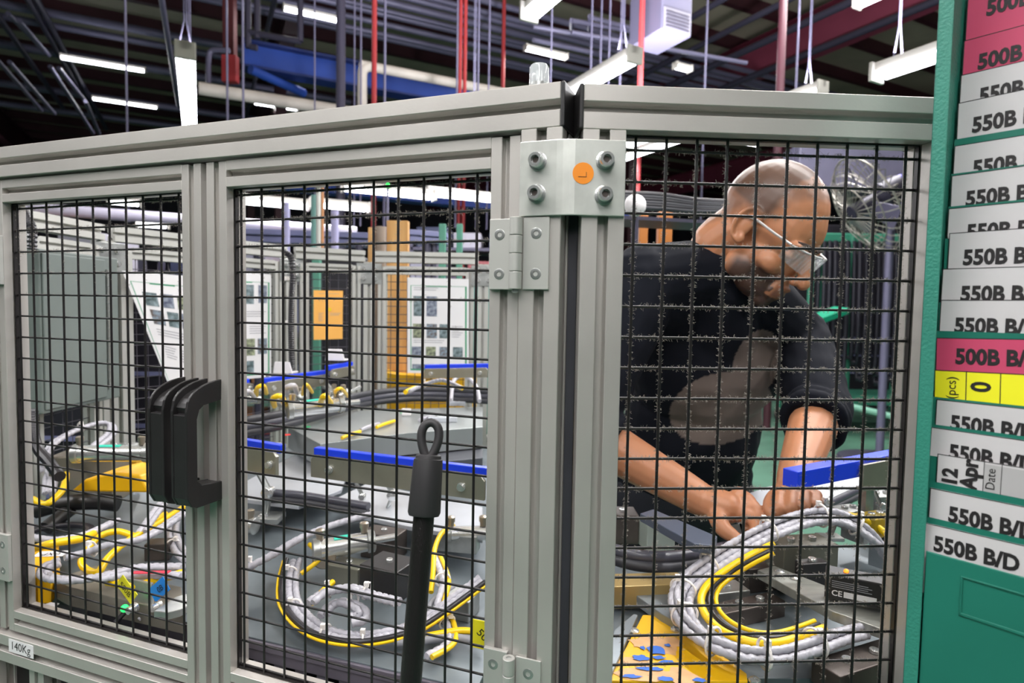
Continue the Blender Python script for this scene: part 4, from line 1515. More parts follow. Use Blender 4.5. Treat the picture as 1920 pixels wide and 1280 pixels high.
# green hose carts with hanging black hoses
GCART = mat('green_cart_paint', '#3f8f76', 0.45)
for ci, (x0, x1, ytop, Y, lab) in enumerate(((1524, 1760, 436, 7.0, 'green trolley with black hoses hanging behind the worker'),)):
    a, b = aty(x0, ytop, Y), aty(x1, ytop, Y)
    t = thing('hose_trolley', V(((a.x + b.x) / 2, a.y, 0)), lab, 'trolley')
    wv = b.x - a.x
    for k, zz in enumerate((a.z - 0.10, 0.30)):
        mb = MB()
        mb.slab(V((a.x, a.y, zz)), V((wv, 0, 0)), V((0, 0.7, 0)), Z * 0.10)
        obj('deck', mb, GCART, t, bevel=0.01)
    for sx in (0, 0.32, 1):
        for sy in (0, 1):
            mb = MB()
            mb.cyl(V((a.x + sx * wv, a.y + sy * 0.7, 0.1)), V((a.x + sx * wv, a.y + sy * 0.7, a.z)), 0.032, n=10)
            obj('leg', mb, GCART, t, smooth=60)
            mb = MB()
            mb.lathe(V((a.x + sx * wv - 0.025, a.y + sy * 0.7, 0.07)), V((1, 0, 0)), [(0, 0.07), (0.05, 0.07)], 16)
            obj('caster', mb, BLACK, t, smooth=40)
    mb = MB()
    mb.cyl(aty(1556, 752, 6.8), aty(1712, 790, 6.5), 0.035, n=10)
    obj('base_rail', mb, mat('pale_green_paint', '#8fc9b4', 0.45), t, smooth=60)
    for k in range(30):
        x = a.x + 0.06 + k * (wv - 0.12) / 29
        y = a.y - 0.05 - 0.03 * (k % 3)
        zt_ = a.z - 0.10
        dp = rr.uniform(1.15, 1.55)
        mb = MB()
        mb.tube(smooth_path([V((x, y, zt_ - 0.01)), V((x, y - 0.01, zt_ - 0.4)), V((x, y - 0.02, zt_ - dp)), V((x, y - 0.08, zt_ - dp - 0.09)), V((x, y - 0.14, zt_ - dp)), V((x, y - 0.13, zt_ - 0.4)), V((x, y - 0.10, zt_ - 0.01))], 4), 0.019, 8)
        tag(obj('black_hose', mb, mat('blue_black_hose', '#2a2834', 0.45), None, smooth=60), 'black rubber hose loop hanging on the green trolley behind the worker', 'hose', 'hoses on the green trolley')
mb = MB()
mb.slab(aty(1512, 618, 6.2), aty(1592, 588, 6.4) - aty(1512, 618, 6.2), V((0, 0.3, 0.02)), Z * 0.06)
tag(obj('green_bar', mb, mat('bright_green_bar', '#1fa07c', 0.45), None, bevel=0.003), 'bright green bar beside the worker\'s shoulder', 'bar')
# hose bundle above the worker's shoulder
hb = thing('hose_bundle', aty(1280, 400, 2.1), 'bundle of black hoses lying behind the worker\'s shoulder', 'hose')
for k in range(6):
    mb = MB()
    mb.tube(smooth_path([aty(1165, 362 + 5 * k, 2.1), aty(1240, 366 + 5 * k, 2.15), aty(1310, 376 + 4 * k, 2.2), aty(1400, 380 + 3 * k, 2.3), aty(1480, 385 + 3 * k, 2.4)], 5), 0.010, 8)
    obj('hose', mb, RUBBER if k % 2 else BLACKCB, hb, smooth=60)
mb = MB()
mb.slab(aty(1165, 410, 2.1), aty(1420, 424, 2.3) - aty(1165, 410, 2.1), V((0.02, 0.2, 0)), Z * 0.012)
tag(obj('hose_shelf', mb, DUSK, None), 'narrow dark shelf under the hose bundle', 'shelf')
mb = MB()
mb.ball(aty(1191, 385, 1.95), 0.035, 0.03, 0.035)
wb = thing('white_reel', aty(1191, 385, 1.95) - Z * 0.035, 'small white round reel end behind the bracketed post', 'reel')
obj('reel_end', mb, mat('white_plastic', '#e8e4e6', 0.4), wb, smooth=60)
mb = MB()
mb.cyl(aty(1191, 400, 1.99), V((aty(1191, 400, 1.99).x, 1.99, 0)), 0.012, n=8)
obj('stand', mb, DUSK, wb)
for (x0, x1, y0, y1, lab) in ((1200, 1216, 402, 470, 'orange brown upright behind the worker\'s shoulder'), (1236, 1262, 396, 440, 'second orange brown upright behind the worker\'s shoulder')):
    a, b = aty(x0, y0, 2.5), aty(x1, y0, 2.5)
    mb = MB()
    mb.slab(V((a.x, a.y, 0)), V((b.x - a.x, 0, 0)), V((0, 0.04, 0)), Z * a.z)
    tag(obj('orange_upright', mb, mat('orange_brown_paint', '#b06a2a', 0.5), None, bevel=0.003), lab, 'post')


# ================================================================== turntable and jigs
TZ = 0.95


def T(px, py, h=0.0):         # pixel on the table plane raised by h
    return atz(px, py, TZ + h)


def poly_slab(mb, pts, th):   # pts: top outline, extruded downwards
    mb.prism([V(p) for p in pts], V((0, 0, -th)))


DECKM = mat('deck_steel', '#7d868c', 0.42, 0.35, var=0.3, vscale=6, col2='#596167', bump=0.04, bscale=30)
# fixed work table of the station behind the mesh panel
wt = thing('work_table', V((0.33, 0.82, 0)), 'grey steel work table in front of the worker', 'table')
o2 = [RP.p(-0.075, -0.06, 0), RP.p(0.275, -0.045, 0), V((0.76, 0.66, 0)), V((0.76, 1.06, 0)), V((0.12, 0.98, 0)), V((0.05, 0.92, 0))]
mb = MB()
poly_slab(mb, [V((p.x, p.y, TZ)) for p in o2], 0.014)
obj('deck', mb, DECKM, wt, bevel=0.001)
for p in (o2[0], o2[1], o2[3], o2[4]):
    c = p.lerp(V((0.33, 0.82, 0)), 0.12)
    mb = MB()
    mb.slab(V((c.x - 0.02, c.y - 0.02, 0)), V((0.04, 0, 0)), V((0, 0.04, 0)), Z * (TZ - 0.014))
    obj('leg', mb, DECKM, wt)
TZL = 0.90
tt = thing('turntable', V((-0.45, 1.35, 0)), 'grey steel turntable deck carrying the jigs behind the doors', 'table')
q0, q1 = atz(440, 1187, TZL), atz(780, 1266, TZL)
qd = (q1 - q0).normalized()
out = [q0 - qd * 0.40, q1 + qd * 0.08, V((0.01, 0.90, 0)), V((0.0, 1.10, 0)), V((-0.03, 1.95, 0)), V((-0.5, 2.05, 0)), V((-0.93, 1.75, 0)), V((-1.0, 1.2, 0))]
out = [V((p.x, p.y, TZL)) for p in out]
mb = MB()
poly_slab(mb, out, 0.012)
obj('deck', mb, DECKM, tt, bevel=0.001)
# front edge angle and slotted skirt along the door side
e0, e1 = V((out[0].x, out[0].y, 0)), V((out[1].x, out[1].y, 0))
ed = (e1 - e0).normalized()
en = V((ed.y, -ed.x, 0))
VIO = mat('violet_grey_angle', '#75707c', 0.45, 0.4, var=0.2, vscale=12)
mb = MB()
for z0, h, o in ((TZL - 0.014, 0.012, 0.004), (TZL - 0.030, 0.015, 0.001)):
    mb.slab(V((e0.x, e0.y, z0)) + en * o, ed * (e1 - e0).length, -en * 0.006, Z * h)
obj('edge_angle', mb, VIO, tt, bevel=0.001)
k = 0.02
while k < (e1 - e0).length - 0.03:
    mb = MB()
    mb.slab(V((e0.x, e0.y, TZL - 0.20)) + ed * k - en * 0.004, ed * 0.015, -en * 0.003, Z * 0.171)
    obj('skirt_bar', mb, mat('skirt_grey', '#8d8a99', 0.45, 0.3), tt)
    k += 0.034
mb = MB()
mb.slab(V((e0.x, e0.y, TZL - 0.30)) - en * 0.045, ed * (e1 - e0).length, -en * 0.02, Z * 0.27)
obj('inner_housing', mb, MACH, tt)
mb = MB()
mb.lathe(V((-0.35, 1.35, 0.0)), Z, [(0, 0.40), (0.04, 0.40), (0.05, 0.28), (TZL - 0.05, 0.26), (TZL - 0.012, 0.34)], 32)
obj('pedestal', mb, MACH, tt, smooth=40)

# ---------- builders
SPIRAL = WHITECB


def cable_geo(pts, r, wrap=False, n=8, pitch=0.011):
    pts = smooth_path(pts, 7)
    mb = MB()
    if not wrap:
        mb.tube(pts, r, n)
        return mb
    outp, rad = [], []
    for a, b in zip(pts, pts[1:]):
        L_ = (b - a).length
        m = max(1, int(round(L_ / (pitch / 4))))
        for q in range(m):
            outp.append(a.lerp(b, q / m))
    outp.append(pts[-1])
    rad = [r * (0.80 if k % 4 == 0 else 1.0) for k in range(len(outp))]
    mb.tube(outp, r, n, radii=rad)
    return mb


def cable(pp, r, m, label, wrap=False, group=None, name='cable'):
    return tag(obj(name, cable_geo([T(*p) for p in pp], r, wrap), m, None, smooth=60), label, 'cable', group)


def bundle(pp, label, strands, ties=(), spread=0.007, group=None):
    """strands: list of (material, radius, wrap, dx, dz)"""
    base = [T(p[0], p[1], max(p[2], 0.013)) for p in pp]
    t = thing('cable_bundle', base[len(base) // 2], label, 'cable bundle', group)
    for (m, r, wrap, dx, dz) in strands:
        pts = []
        for i, p in enumerate(base):
            d = (base[min(i + 1, len(base) - 1)] - base[max(i - 1, 0)])
            s = V((d.y, -d.x, 0))
            s = s.normalized() if s.length > 1e-6 else V((1, 0, 0))
            pts.append(p + s * dx + Z * dz)
        obj('cable', cable_geo(pts, r * 0.9, wrap), m, t, smooth=45 if wrap else 60)
    sp = smooth_path(base, 7)
    for f in ties:
        i = min(int(f * (len(sp) - 1)), len(sp) - 2)
        d = (sp[i + 1] - sp[i]).normalized()
        s = d.cross(Z).normalized()
        u2 = s.cross(d)
        R_ = spread * 1.55
        c_ = sp[i] + Z * spread * 0.4
        mb = MB()
        ring_ = [c_ + (s * math.cos(2 * math.pi * k / 20) + u2 * math.sin(2 * math.pi * k / 20)) * R_ for k in range(20)]
        mb.tube(ring_, 0.0016, 6, closed=True)
        mb.box(c_ + s * R_ * 0.4 + u2 * R_, 0.006, 0.006, 0.007)
        obj('cable_tie', mb, TIE, t, smooth=60)
    return t


WSTR = [(WHITECB, 0.0062, True, 0.0, 0.0), (WHITECB, 0.0055, True, 0.0105, 0.002), (WHITECB, 0.0055, True, -0.010, 0.0), (BLACKCB, 0.0038, False, 0.003, 0.010)]
W2STR = [(WHITECB, 0.0065, True, 0.0, 0.0), (WHITECB, 0.006, True, 0.011, 0.004)]
SSTR = [(WHITECB, 0.0068, True, 0.0, 0.0), (BLACKCB, 0.0045, False, 0.0105, 0.004), (YELLOW, 0.0022, False, 0.0165, 0.002), (WHITECB, 0.0055, True, -0.010, 0.002)]
YSTR = [(WHITECB, 0.0065, True, 0.0, 0.0), (YELLOW, 0.0042, False, 0.0105, -0.001), (BLACKCB, 0.0034, False, -0.009, 0.003)]


def cylinder_act(p, d, L_, r, label, group=None, teal=True):
    """pneumatic cylinder: barrel, end caps, rod, label band, fittings"""
    p, d = V(p), V(d).normalized()
    t = thing('pneumatic_cylinder', p - Z * r, label, 'cylinder', group)
    mb = MB()
    mb.lathe(p, d, [(0, r * 0.96), (L_, r * 0.96)], 20)
    obj('barrel', mb, CHROME, t, smooth=40)
    for a in (-0.012, L_):
        mb = MB()
        mb.lathe(p + d * a, d, [(0, r * 0.9), (0.002, r * 1.12), (0.012, r * 1.12), (0.014, r * 0.9)], 20)
        obj('end_cap', mb, STEEL, t, smooth=40)
    mb = MB()
    mb.cyl(p + d * L_, p + d * (L_ + 0.05), r * 0.35, n=12)
    obj('rod', mb, CHROME, t, smooth=60)
    if teal:
        s = d.cross(Z).normalized()
        u2 = s.cross(d)
        mb = MB()
        seg = []
        for k in range(5):
            a = math.radians(60 + 15 * k)
            seg.append((s * math.cos(a) + u2 * math.sin(a)) * (r * 1.0))
        for k in range(4):
            o1 = p + d * L_ * 0.3
            mb.quad(o1 + seg[k], o1 + seg[k + 1], o1 + seg[k + 1] + d * L_ * 0.35, o1 + seg[k] + d * L_ * 0.35)
        obj('teal_label', mb, mat('teal_sticker', '#2fb8a0', 0.4), t)
    for a in (0.0, L_ - 0.004):
        mb = MB()
        q = p + d * a + Z * r
        mb.lathe(q, Z, [(0, 0.006), (0.008, 0.006), (0.008, 0.0075), (0.016, 0.0075), (0.018, 0.004)], 12)
        obj('air_fitting', mb, mat('nickel_brass', '#b0a596', 0.3, 0.8), t, smooth=40)
    return t


def block(px, py, h0, w, d, h, yaw, label, m=STEEL, cat='block', name='clamp_block', bolts=2, bev=0.0015, group=None):
    c = T(px, py, h0)
    R_ = Matrix.Rotation(math.radians(yaw), 3, 'Z')
    t = thing(name, c, label, cat, group)
    mb = MB()
    mb.box(c + Z * h / 2, w, d, h, R_)
    obj('body', mb, m, t, bevel=bev)
    for k in range(bolts):
        f = (k + 0.5) / bolts - 0.5
        q = c + R_ @ V((w * f * 0.8, 0, h))
        mb = MB()
        r = min(0.0055, d * 0.3)
        mb.lathe(q, Z, [(0, r), (0.0035, r), (0.0042, r * 0.9), (0.0042, r * 0.5), (0.002, r * 0.45), (0.002, 0)], 14)
        obj('bolt', mb, CHROME, t, smooth=35)
    return t


def blue_bar(p0, p1, hgt, th, label, steel=True, group=None, upd=None):
    """blue plastic pad on a steel backing bar"""
    p0, p1 = V(p0), V(p1)
    d = (p1 - p0)
    nrm = V((d.y, -d.x, 0)).normalized()
    if nrm.y > 0:
        nrm = -nrm
    t = thing('clamp_bar', (p0 + p1) / 2 - Z * hgt, label, 'clamp bar', group)
    mb = MB()
    mb.slab(p0 - nrm * th - Z * 0.004, d, nrm * th, Z * 0.014)
    obj('blue_pad', mb, BLUE, t, bevel=0.0012)
    if steel:
        mb = MB()
        q = p0 + nrm * 0.001 - Z * hgt
        dn = d.normalized()
        ln = d.length
        loop = [q + dn * 0.006, q, q + Z * (hgt - 0.008), q + dn * 0.006 + Z * (hgt - 0.001), q + dn * (ln - 0.006) + Z * (hgt - 0.001), q + dn * ln + Z * (hgt - 0.008), q + dn * ln, q + dn * (ln - 0.006)]
        mb.prism(loop, nrm * 0.007)
        sb = obj('steel_bar', mb, mat('stainless_bar', '#a5a294', 0.35, 0.7, var=0.12, vscale=14), t, bevel=0.0008)
        for f in (0.12, 0.88):
            mb = MB()
            mb.lathe(q + dn * ln * f + Z * hgt * 0.45 + nrm * 0.007, nrm, [(0, 0.007), (0.002, 0.007), (0.002, 0.0052), (0.007, 0.0052)], 14)
            obj('bolt', mb, CHROME, sb, smooth=35)
    return t


def toggle(p, label, group=None, s=1.0, lean=0.15):
    """toggle clamp: base plate, two links, arm and pivot bolts"""
    p = V(p)
    t = thing('toggle_clamp', p, label, 'clamp', group)
    mb = MB()
    mb.box(p + Z * 0.004 * s, 0.05 * s, 0.035 * s, 0.008 * s)
    obj('base_plate', mb, STEEL, t, bevel=0.001)
    a = p + V((0, 0, 0.006 * s))
    b = a + V((lean * 0.05 * s, -0.004, 0.038 * s))
    c = b + V((-0.022 * s, 0.0, 0.042 * s))
    for o in (-0.006 * s, 0.006 * s):
        mb = MB()
        mb.tube([a + V((0, o, 0)), b + V((0, o, 0))], 0.0058 * s, 8, flat=0.45)
        obj('link', mb, mat('zinc_link', '#a7aaa8', 0.3, 0.8), t, smooth=50)
    mb = MB()
    mb.tube([b, c], 0.0068 * s, 8, flat=0.6)
    obj('arm', mb, MATS['zinc_link'], t, smooth=50)
    for q, r in ((a, 0.0075), (b, 0.0085), (c, 0.010)):
        mb = MB()
        mb.lathe(q + V((0, -0.012 * s, 0)), V((0, 1, 0)), [(0, r * 0.7 * s), (0.002, r * s), (0.006 * s, r * s), (0.006 * s, r * 0.55 * s), (0.024 * s, r * 0.55 * s)], 14)
        obj('pivot_bolt', mb, CHROME, t, smooth=40)
    return t


def plate(pts, th, m, label, name='jig_plate', cat='plate', h=0.02, bolts=()):
    t = thing(name, T(*pts[0], h), label, cat)
    mb = MB()
    poly_slab(mb, [T(x, y, h) for x, y in pts], th)
    obj('plate', mb, m, t, bevel=0.001)
    for (x, y) in bolts:
        q = T(x, y, h)
        mb = MB()
        mb.lathe(q, Z, [(0, 0.0065), (0.002, 0.0062), (0.0035, 0.004), (0.0036, 0.002), (0.002, 0.0018), (0.002, 0)], 14)
        obj('bolt', mb, CHROME, t, smooth=40)
    return t


def seal(pp, r, label, strips=2, m=RUBBER):
    """moulded black weather seal: stacked rubber beads"""
    base = [T(*p) for p in pp]
    t = thing('rubber_seal', base[len(base) // 2], label, 'seal')
    for k in range(strips):
        mb = MB()
        pts = smooth_path([p + Z * (k * r * 1.5) + V((0, k * r * 0.5, 0)) for p in base], 6)
        mb.tube(pts, r, 10)
        obj('bead', mb, m if k % 2 == 0 else mat('seal_gloss', '#4a4a54', 0.3), t, smooth=60)
    return t


# ---------- station behind the fixed panel
YPL = mat('chipped_yellow_paint', '#edb70f', 0.4, 0.0, var=0.08, vscale=6)
plate([(1148, 1262), (1205, 1152), (1240, 1152), (1325, 1205), (1400, 1262), (1402, 1276), (1144, 1276)], 0.012, YPL, 'yellow painted plate with chipped blue and bare patches at the panel foot', h=0.012, bolts=((1189, 1184), (1267, 1181), (1415, 1276)))
ycp = [o for o in bpy.data.objects if o.name.startswith('jig_plate')][-1]
CHIP = mat('bare_chip', '#d8a878', 0.6, var=0.1, vscale=60)
CHIPB = mat('blue_chip', '#1f62c4', 0.5)
rc = random.Random(3)


def chip(px, py, rx, ry, m, h):
    c = T(px, py, h)
    mb = MB()
    pts = []
    for k in range(14):
        a = 2 * math.pi * k / 14
        q = rc.uniform(0.65, 1.25)
        pts.append(c + V((math.cos(a) * rx * q, math.sin(a) * ry * q, 0)))
    mb.add(pts, [tuple(range(14))])
    obj('paint_chip', mb, m, ycp)


for ci_, (px, py, rx, ry) in enumerate(((1218, 1200, 0.024, 0.012), (1240, 1215, 0.018, 0.016), (1192, 1240, 0.016, 0.010), (1210, 1262, 0.030, 0.012), (1258, 1205, 0.010, 0.014), (1275, 1266, 0.022, 0.014), (1195, 1205, 0.008, 0.009))):
    chip(px, py, rx, ry, CHIP, 0.0121 + 0.0001 * ci_)
for px, py, rx, ry in ((1231, 1218, 0.010, 0.009), (1201, 1232, 0.010, 0.006), (1252, 1209, 0.0045, 0.003), (1235, 1232, 0.008, 0.004), (1217, 1253, 0.014, 0.004), (1250, 1240, 0.010, 0.003), (1185, 1267, 0.010, 0.003), (1248, 1271, 0.009, 0.004), (1312, 1274, 0.007, 0.004), (1206, 1214, 0.003, 0.004)):
    chip(px, py, rx, ry, CHIPB, 0.0134)
plate([(1152, 1180), (1188, 1150), (1196, 1152), (1148, 1260), (1130, 1256)], 0.010, PLATE, 'narrow steel strip beside the yellow plate', h=0.016)
plate([(1180, 1106), (1196, 1094), (1300, 1112), (1440, 1205), (1330, 1200), (1240, 1150)], 0.014, PLATE, 'dark steel base plate under the cable loop', h=0.022, bolts=((1196, 1104),))
plate([(1420, 1068), (1452, 1060), (1662, 1142), (1662, 1182), (1560, 1145)], 0.012, mat('brushed_bar', '#a2a39c', 0.35, 0.6, var=0.2, vscale=10, stretch=(2, 8, 1)), 'brushed steel cross bar carrying the black sensor box', h=0.05, bolts=((1462, 1073), (1490, 1085)))
block(1385, 1163, 0.0, 0.13, 0.028, 0.022, 22, 'long brown steel bar inside the cable loop', BROWNST, 'bar', 'stop_bar', 3)
block(1612, 1272, 0.0, 0.11, 0.035, 0.025, 24, 'brown steel bar under the cable ties at the panel foot', BROWNST, 'bar', 'stop_bar', 2)
block(1418, 1096, 0.0, 0.06, 0.045, 0.035, 15, 'square dark steel block left of the olive clamp body', BROWNST, 'block', 'stop_block', 1)
block(1362, 1128, 0.0, 0.05, 0.035, 0.022, 15, 'grey steel block enclosed by the cable loop', STEEL, 'block', 'stop_block', 1)
block(1500, 1082, 0.02, 0.085, 0.045, 0.055, 10, 'olive steel clamp body behind the cable arch', mat('olive_steel', '#77766a', 0.4, 0.5, var=0.15, vscale=12), 'clamp', 'olive_clamp', 2)
block(1520, 1112, 0.02, 0.04, 0.018, 0.045, 10, 'black magnet block on the olive clamp body', BLACK, 'block', 'magnet_block', 1)
# sensor amplifier with its label
c = T(1620, 1128, 0.055)
R_ = Matrix.Rotation(math.radians(-28), 3, 'Z')
sa = thing('sensor_amplifier', c, 'black sensor amplifier box with a white printed label', 'sensor')
mb = MB()
mb.box(c + Z * 0.016, 0.085, 0.028, 0.032, R_)
obj('case', mb, BLACK, sa, bevel=0.002)
f0 = c + R_ @ V((-0.036, -0.0144, 0.006))
fu_, fn_ = R_ @ V((1, 0, 0)), R_ @ V((0, -1, 0))
mb = MB()
mb.slab(f0 + fu_ * 0.014, fu_ * 0.034, Z * 0.007, fn_ * 0.0003)
obj('label', mb, WHITEP, sa)
text('CE', f0 + fn_ * 0.0005 + Z * 0.0005 + fu_ * 0.001, fu_, Z, 0.0095, WHITEP, sa, bold=0.0002)
mb = MB()
for k in range(4):
    mb.slab(f0 + Z * (0.0105 + k * 0.0024) + fu_ * 0.001 + fn_ * 0.0002, fu_ * (0.042 - 0.004 * (k % 2)), Z * 0.0008, fn_ * 0.0002)
obj('small_print', mb, GREYT, sa)
mb = MB()
mb.ball(c + R_ @ V((-0.02, 0, 0.033)), 0.003)
obj('orange_led', mb, mat('orange_led', '#ff7a20', 0.3, emit='#ff7a20', estr=2.5), sa)
# big cable loop
loop_px = [(1668, 1052, 0.05), (1640, 1015, 0.08), (1600, 985, 0.10), (1560, 972, 0.108), (1510, 975, 0.108), (1450, 995, 0.10), (1390, 1025, 0.085), (1330, 1062, 0.065), (1290, 1095, 0.052), (1276, 1130, 0.042), (1290, 1170, 0.036), (1330, 1205, 0.034), (1390, 1228, 0.034), (1450, 1232, 0.034), (1510, 1218, 0.034), (1570, 1196, 0.034), (1610, 1186, 0.034)]
bundle(loop_px, 'big loop of white wrapped cables in front of the worker', [(WHITECB, 0.0062, True, 0, 0), (WHITECB, 0.0058, True, 0.0105, 0.003), (WHITECB, 0.0058, True, -0.0105, -0.001), (WHITECB, 0.005, True, 0.004, 0.010)], ties=(0.12, 0.22, 0.33, 0.44, 0.53, 0.61, 0.7, 0.8, 0.9), spread=0.010)
def inner(f, dh):
    return [(1455 + (x - 1455) * f, 1108 + (y - 1108) * f, h + dh) for x, y, h in loop_px[5:16]]


cable(inner(0.785, 0.004), 0.0048, YELLOW, 'thick yellow cable inside the big white cable loop')
cable(inner(0.63, 0.002), 0.0028, YELLOW, 'thin yellow cable inside the big white cable loop')
cable(inner(0.705, 0.003), 0.003, BLACKCB, 'black cable between the two yellow cables of the loop')
# blue clamp bar of this station
bp0, bp1 = aty(1492, 886, 0.875), aty(1700, 848, 1.00)
t = thing('clamp_bar', (bp0 + bp1) / 2 - Z * 0.05, 'blue square clamp bar beside the worker\'s hand', 'clamp bar')
mb = MB()
dv = (bp1 - bp0)
nv = V((dv.y, -dv.x, 0)).normalized()
mb.slab(bp0 - nv * 0.022 - Z * 0.024, dv, nv * 0.026, Z * 0.026)
obj('blue_pad', mb, BLUE, t, bevel=0.0012)
mb = MB()
q = bp0 + dv * 0.52
mb.slab(q + nv * 0.005 - Z * 0.045, dv * 0.5, nv * 0.006, Z * 0.042)
obj('steel_bracket', mb, MATS['stainless_bar'] if 'stainless_bar' in MATS else STEEL, t, bevel=0.001)
mb = MB()
mb.slab(q + dv * 0.1 - nv * 0.012 - Z * 0.12, dv.normalized() * 0.02, nv * 0.012, Z * 0.10)
obj('support_leg', mb, STEEL, t)
plate([(1372, 935), (1440, 912), (1690, 868), (1690, 905), (1560, 945), (1440, 985), (1390, 1000)], 0.01, mat('pale_steel_tray', '#c3c6cd', 0.35, 0.4, var=0.08, vscale=7), 'pale steel tray under the blue clamp bar', 'tray', 'tray', h=0.030)
seal([(1700, 892, 0.045), (1640, 915, 0.045), (1575, 946, 0.045), (1545, 962, 0.045)], 0.007, 'black rubber seal running under the blue clamp bar', 2)
seal([(1150, 1048, 0.04), (1200, 1060, 0.038), (1260, 1062, 0.034), (1320, 1052, 0.024), (1365, 1040, 0.012)], 0.0085, 'thick curved black rubber seal under the worker\'s hand', 2)
plate([(1150, 1075), (1270, 1072), (1290, 1085), (1270, 1095), (1150, 1100)], 0.03, mat('tan_steel', '#b49a66', 0.4, 0.4, var=0.2, vscale=8), 'tan steel rail under the curved rubber seal', 'rail', 'rail', h=0.035)
plate([(1200, 962), (1225, 954), (1345, 1005), (1335, 1022), (1300, 1018)], 0.012, mat('blue_grey_profile', '#4b5262', 0.4, 0.3), 'dark grooved profile lying under the worker\'s forearm', 'profile', 'profile', h=0.10)
plate([(1360, 985), (1425, 975), (1450, 990), (1375, 1008)], 0.02, STEEL, 'small steel nest block between the worker\'s hands', 'nest_block', 'block', h=0.030, bolts=((1428, 985),))
block(1230, 1025, 0.0, 0.05, 0.04, 0.045, 10, 'clear bracket block under the grooved profile', mat('frosted_bracket', '#9aa39a', 0.3, 0.2), 'bracket', 'bracket', 1)
block(1165, 1010, 0.0, 0.05, 0.05, 0.05, 0, 'small brown motor block beside the corner post', BROWNST, 'block', 'motor_block', 1)
for (px, py, hh, lab) in ((1590, 985, 0.05, 'steel bracket with two bolts right of the cable arch'), (1640, 1000, 0.06, 'yellow marked bracket near the panel edge')):
    block(px, py, hh, 0.045, 0.035, 0.03, 20, lab, STEEL if 'steel' in lab else mat('olive_yellow', '#a48a1a', 0.4), 'bracket', 'bracket', 2)
toggle(T(1555, 1010, 0.05), 'small toggle clamp under the cable arch', s=0.7)
for k, (px, py, hh, lab) in enumerate(((1650, 960, 0.04, 'steel bracket under the seal at the panel edge'), (1672, 1010, 0.03, 'grey valve body at the panel edge'), (1615, 1010, 0.03, 'small steel nest beside the olive yellow bracket'), (1668, 1060, 0.02, 'low steel foot beside the sensor amplifier'))):
    block(px, py, hh, 0.05, 0.04, 0.035, 10 + 8 * k, lab, STEEL if k % 2 == 0 else PLATE, 'bracket', 'bracket', 2)
cable([(1590, 965, 0.09), (1625, 975, 0.085), (1660, 1000, 0.07), (1690, 1045, 0.05)], 0.005, YELLOW, 'yellow cable falling toward the panel edge')
toggle(T(1640, 985, 0.05), 'small toggle clamp near the panel edge', s=0.8)
corrugated([aty(1062, 870, 0.70), aty(1060, 960, 0.69), aty(1059, 1040, 0.68), aty(1058, 1150, 0.67)], 0.008, 'corrugated_conduit', 'black corrugated conduit glimpsed between the corner posts')

# ---------- jigs behind the door nearest the corner
TZ = TZL
blue_bar(aty(588, 850, 1.02), aty(912, 890, 0.92), 0.038, 0.013, 'long blue clamp bar on a steel bar behind the broom grip')
blue_bar(aty(440, 832, 1.05), aty(524, 846, 1.00), 0.040, 0.013, 'short blue clamp bar on a steel bar behind the double pull handles')
blue_bar(aty(496, 716, 1.72), aty(613, 700, 1.86), 0.035, 0.018, 'far blue clamp bar in front of the tall white board')
blue_bar(aty(618, 692, 1.80), aty(662, 684, 1.9), 0.030, 0.018, 'short far blue clamp bar below the orange notice')
blue_bar(aty(796, 690, 1.85), aty(916, 688, 1.80), 0.03, 0.018, 'far blue clamp bar in front of the white board with photo rows')
blue_bar(aty(440, 722, 1.7), aty(468, 716, 1.75), 0.03, 0.018, 'short far blue clamp bar beside the door stile')
toggle(T(497, 975, 0.02), 'toggle clamp under the short blue bar', s=1.35)
toggle(T(720, 975, 0.02), 'toggle clamp in front of the long blue bar', s=1.25, lean=0.3)
toggle(T(675, 965, 0.03), 'toggle clamp left of the broom grip', s=0.9)
# sloping steel trays in the middle
TRAY = MATS['pale_steel_tray']
plate([(455, 905), (560, 848), (660, 862), (640, 918), (560, 948), (455, 935)], 0.008, TRAY, 'pale steel tray between the two near blue bars', 'tray', 'tray', h=0.05)
plate([(600, 948), (690, 905), (905, 950), (905, 1010), (760, 985)], 0.008, TRAY, 'pale steel tray behind the broom pole', 'tray', 'tray', h=0.05)
plate([(540, 800), (655, 770), (905, 762), (905, 800), (760, 812), (600, 832)], 0.058, mat('tray_grey', '#a8adae', 0.35, 0.5, var=0.1, vscale=5), 'long grey tray inside the far rubber seal', 'tray', 'tray', h=0.12)
plate([(670, 858), (790, 828), (905, 826), (905, 858), (800, 868), (705, 876)], 0.058, mat('dark_tray_side', '#5d5f66', 0.4, 0.3), 'dark sided tray behind the broom loop', 'tray', 'tray', h=0.058)
seal([(440, 815, 0.14), (520, 800, 0.14), (600, 780, 0.14), (680, 758, 0.14), (760, 748, 0.14), (840, 748, 0.14), (915, 752, 0.14)], 0.010, 'long curved black rubber seal across the far jig', 3)
seal([(500, 935, 0.055), (560, 940, 0.055), (620, 950, 0.055), (690, 962, 0.055)], 0.008, 'black rubber seal in front of the pale tray', 2)
for px, py, cc, lab in ((575, 800, '#28c878', 'green dot sticker'), (757, 774, '#1fe07a', 'bright green dot sticker'), (537, 815, '#d83a3a', 'red dot sticker')):
    c = T(px, py, 0.1205)
    mb = MB()
    mb.lathe(c, Z, [(0, 0.010), (0.0006, 0.010)], 16)
    tag(obj('dot_sticker', mb, mat('dot_' + cc[1:], cc, 0.5), None), lab + ' on the long grey tray', 'sticker')
mb = MB()
a = T(762, 772, 0.133)
mb.box(a, 0.028, 0.004, 0.022)
tag(obj('white_plate_tag', mb, MATS['white_plastic'], None, bevel=0.002), 'small blank white tag standing on the long grey tray', 'tag')
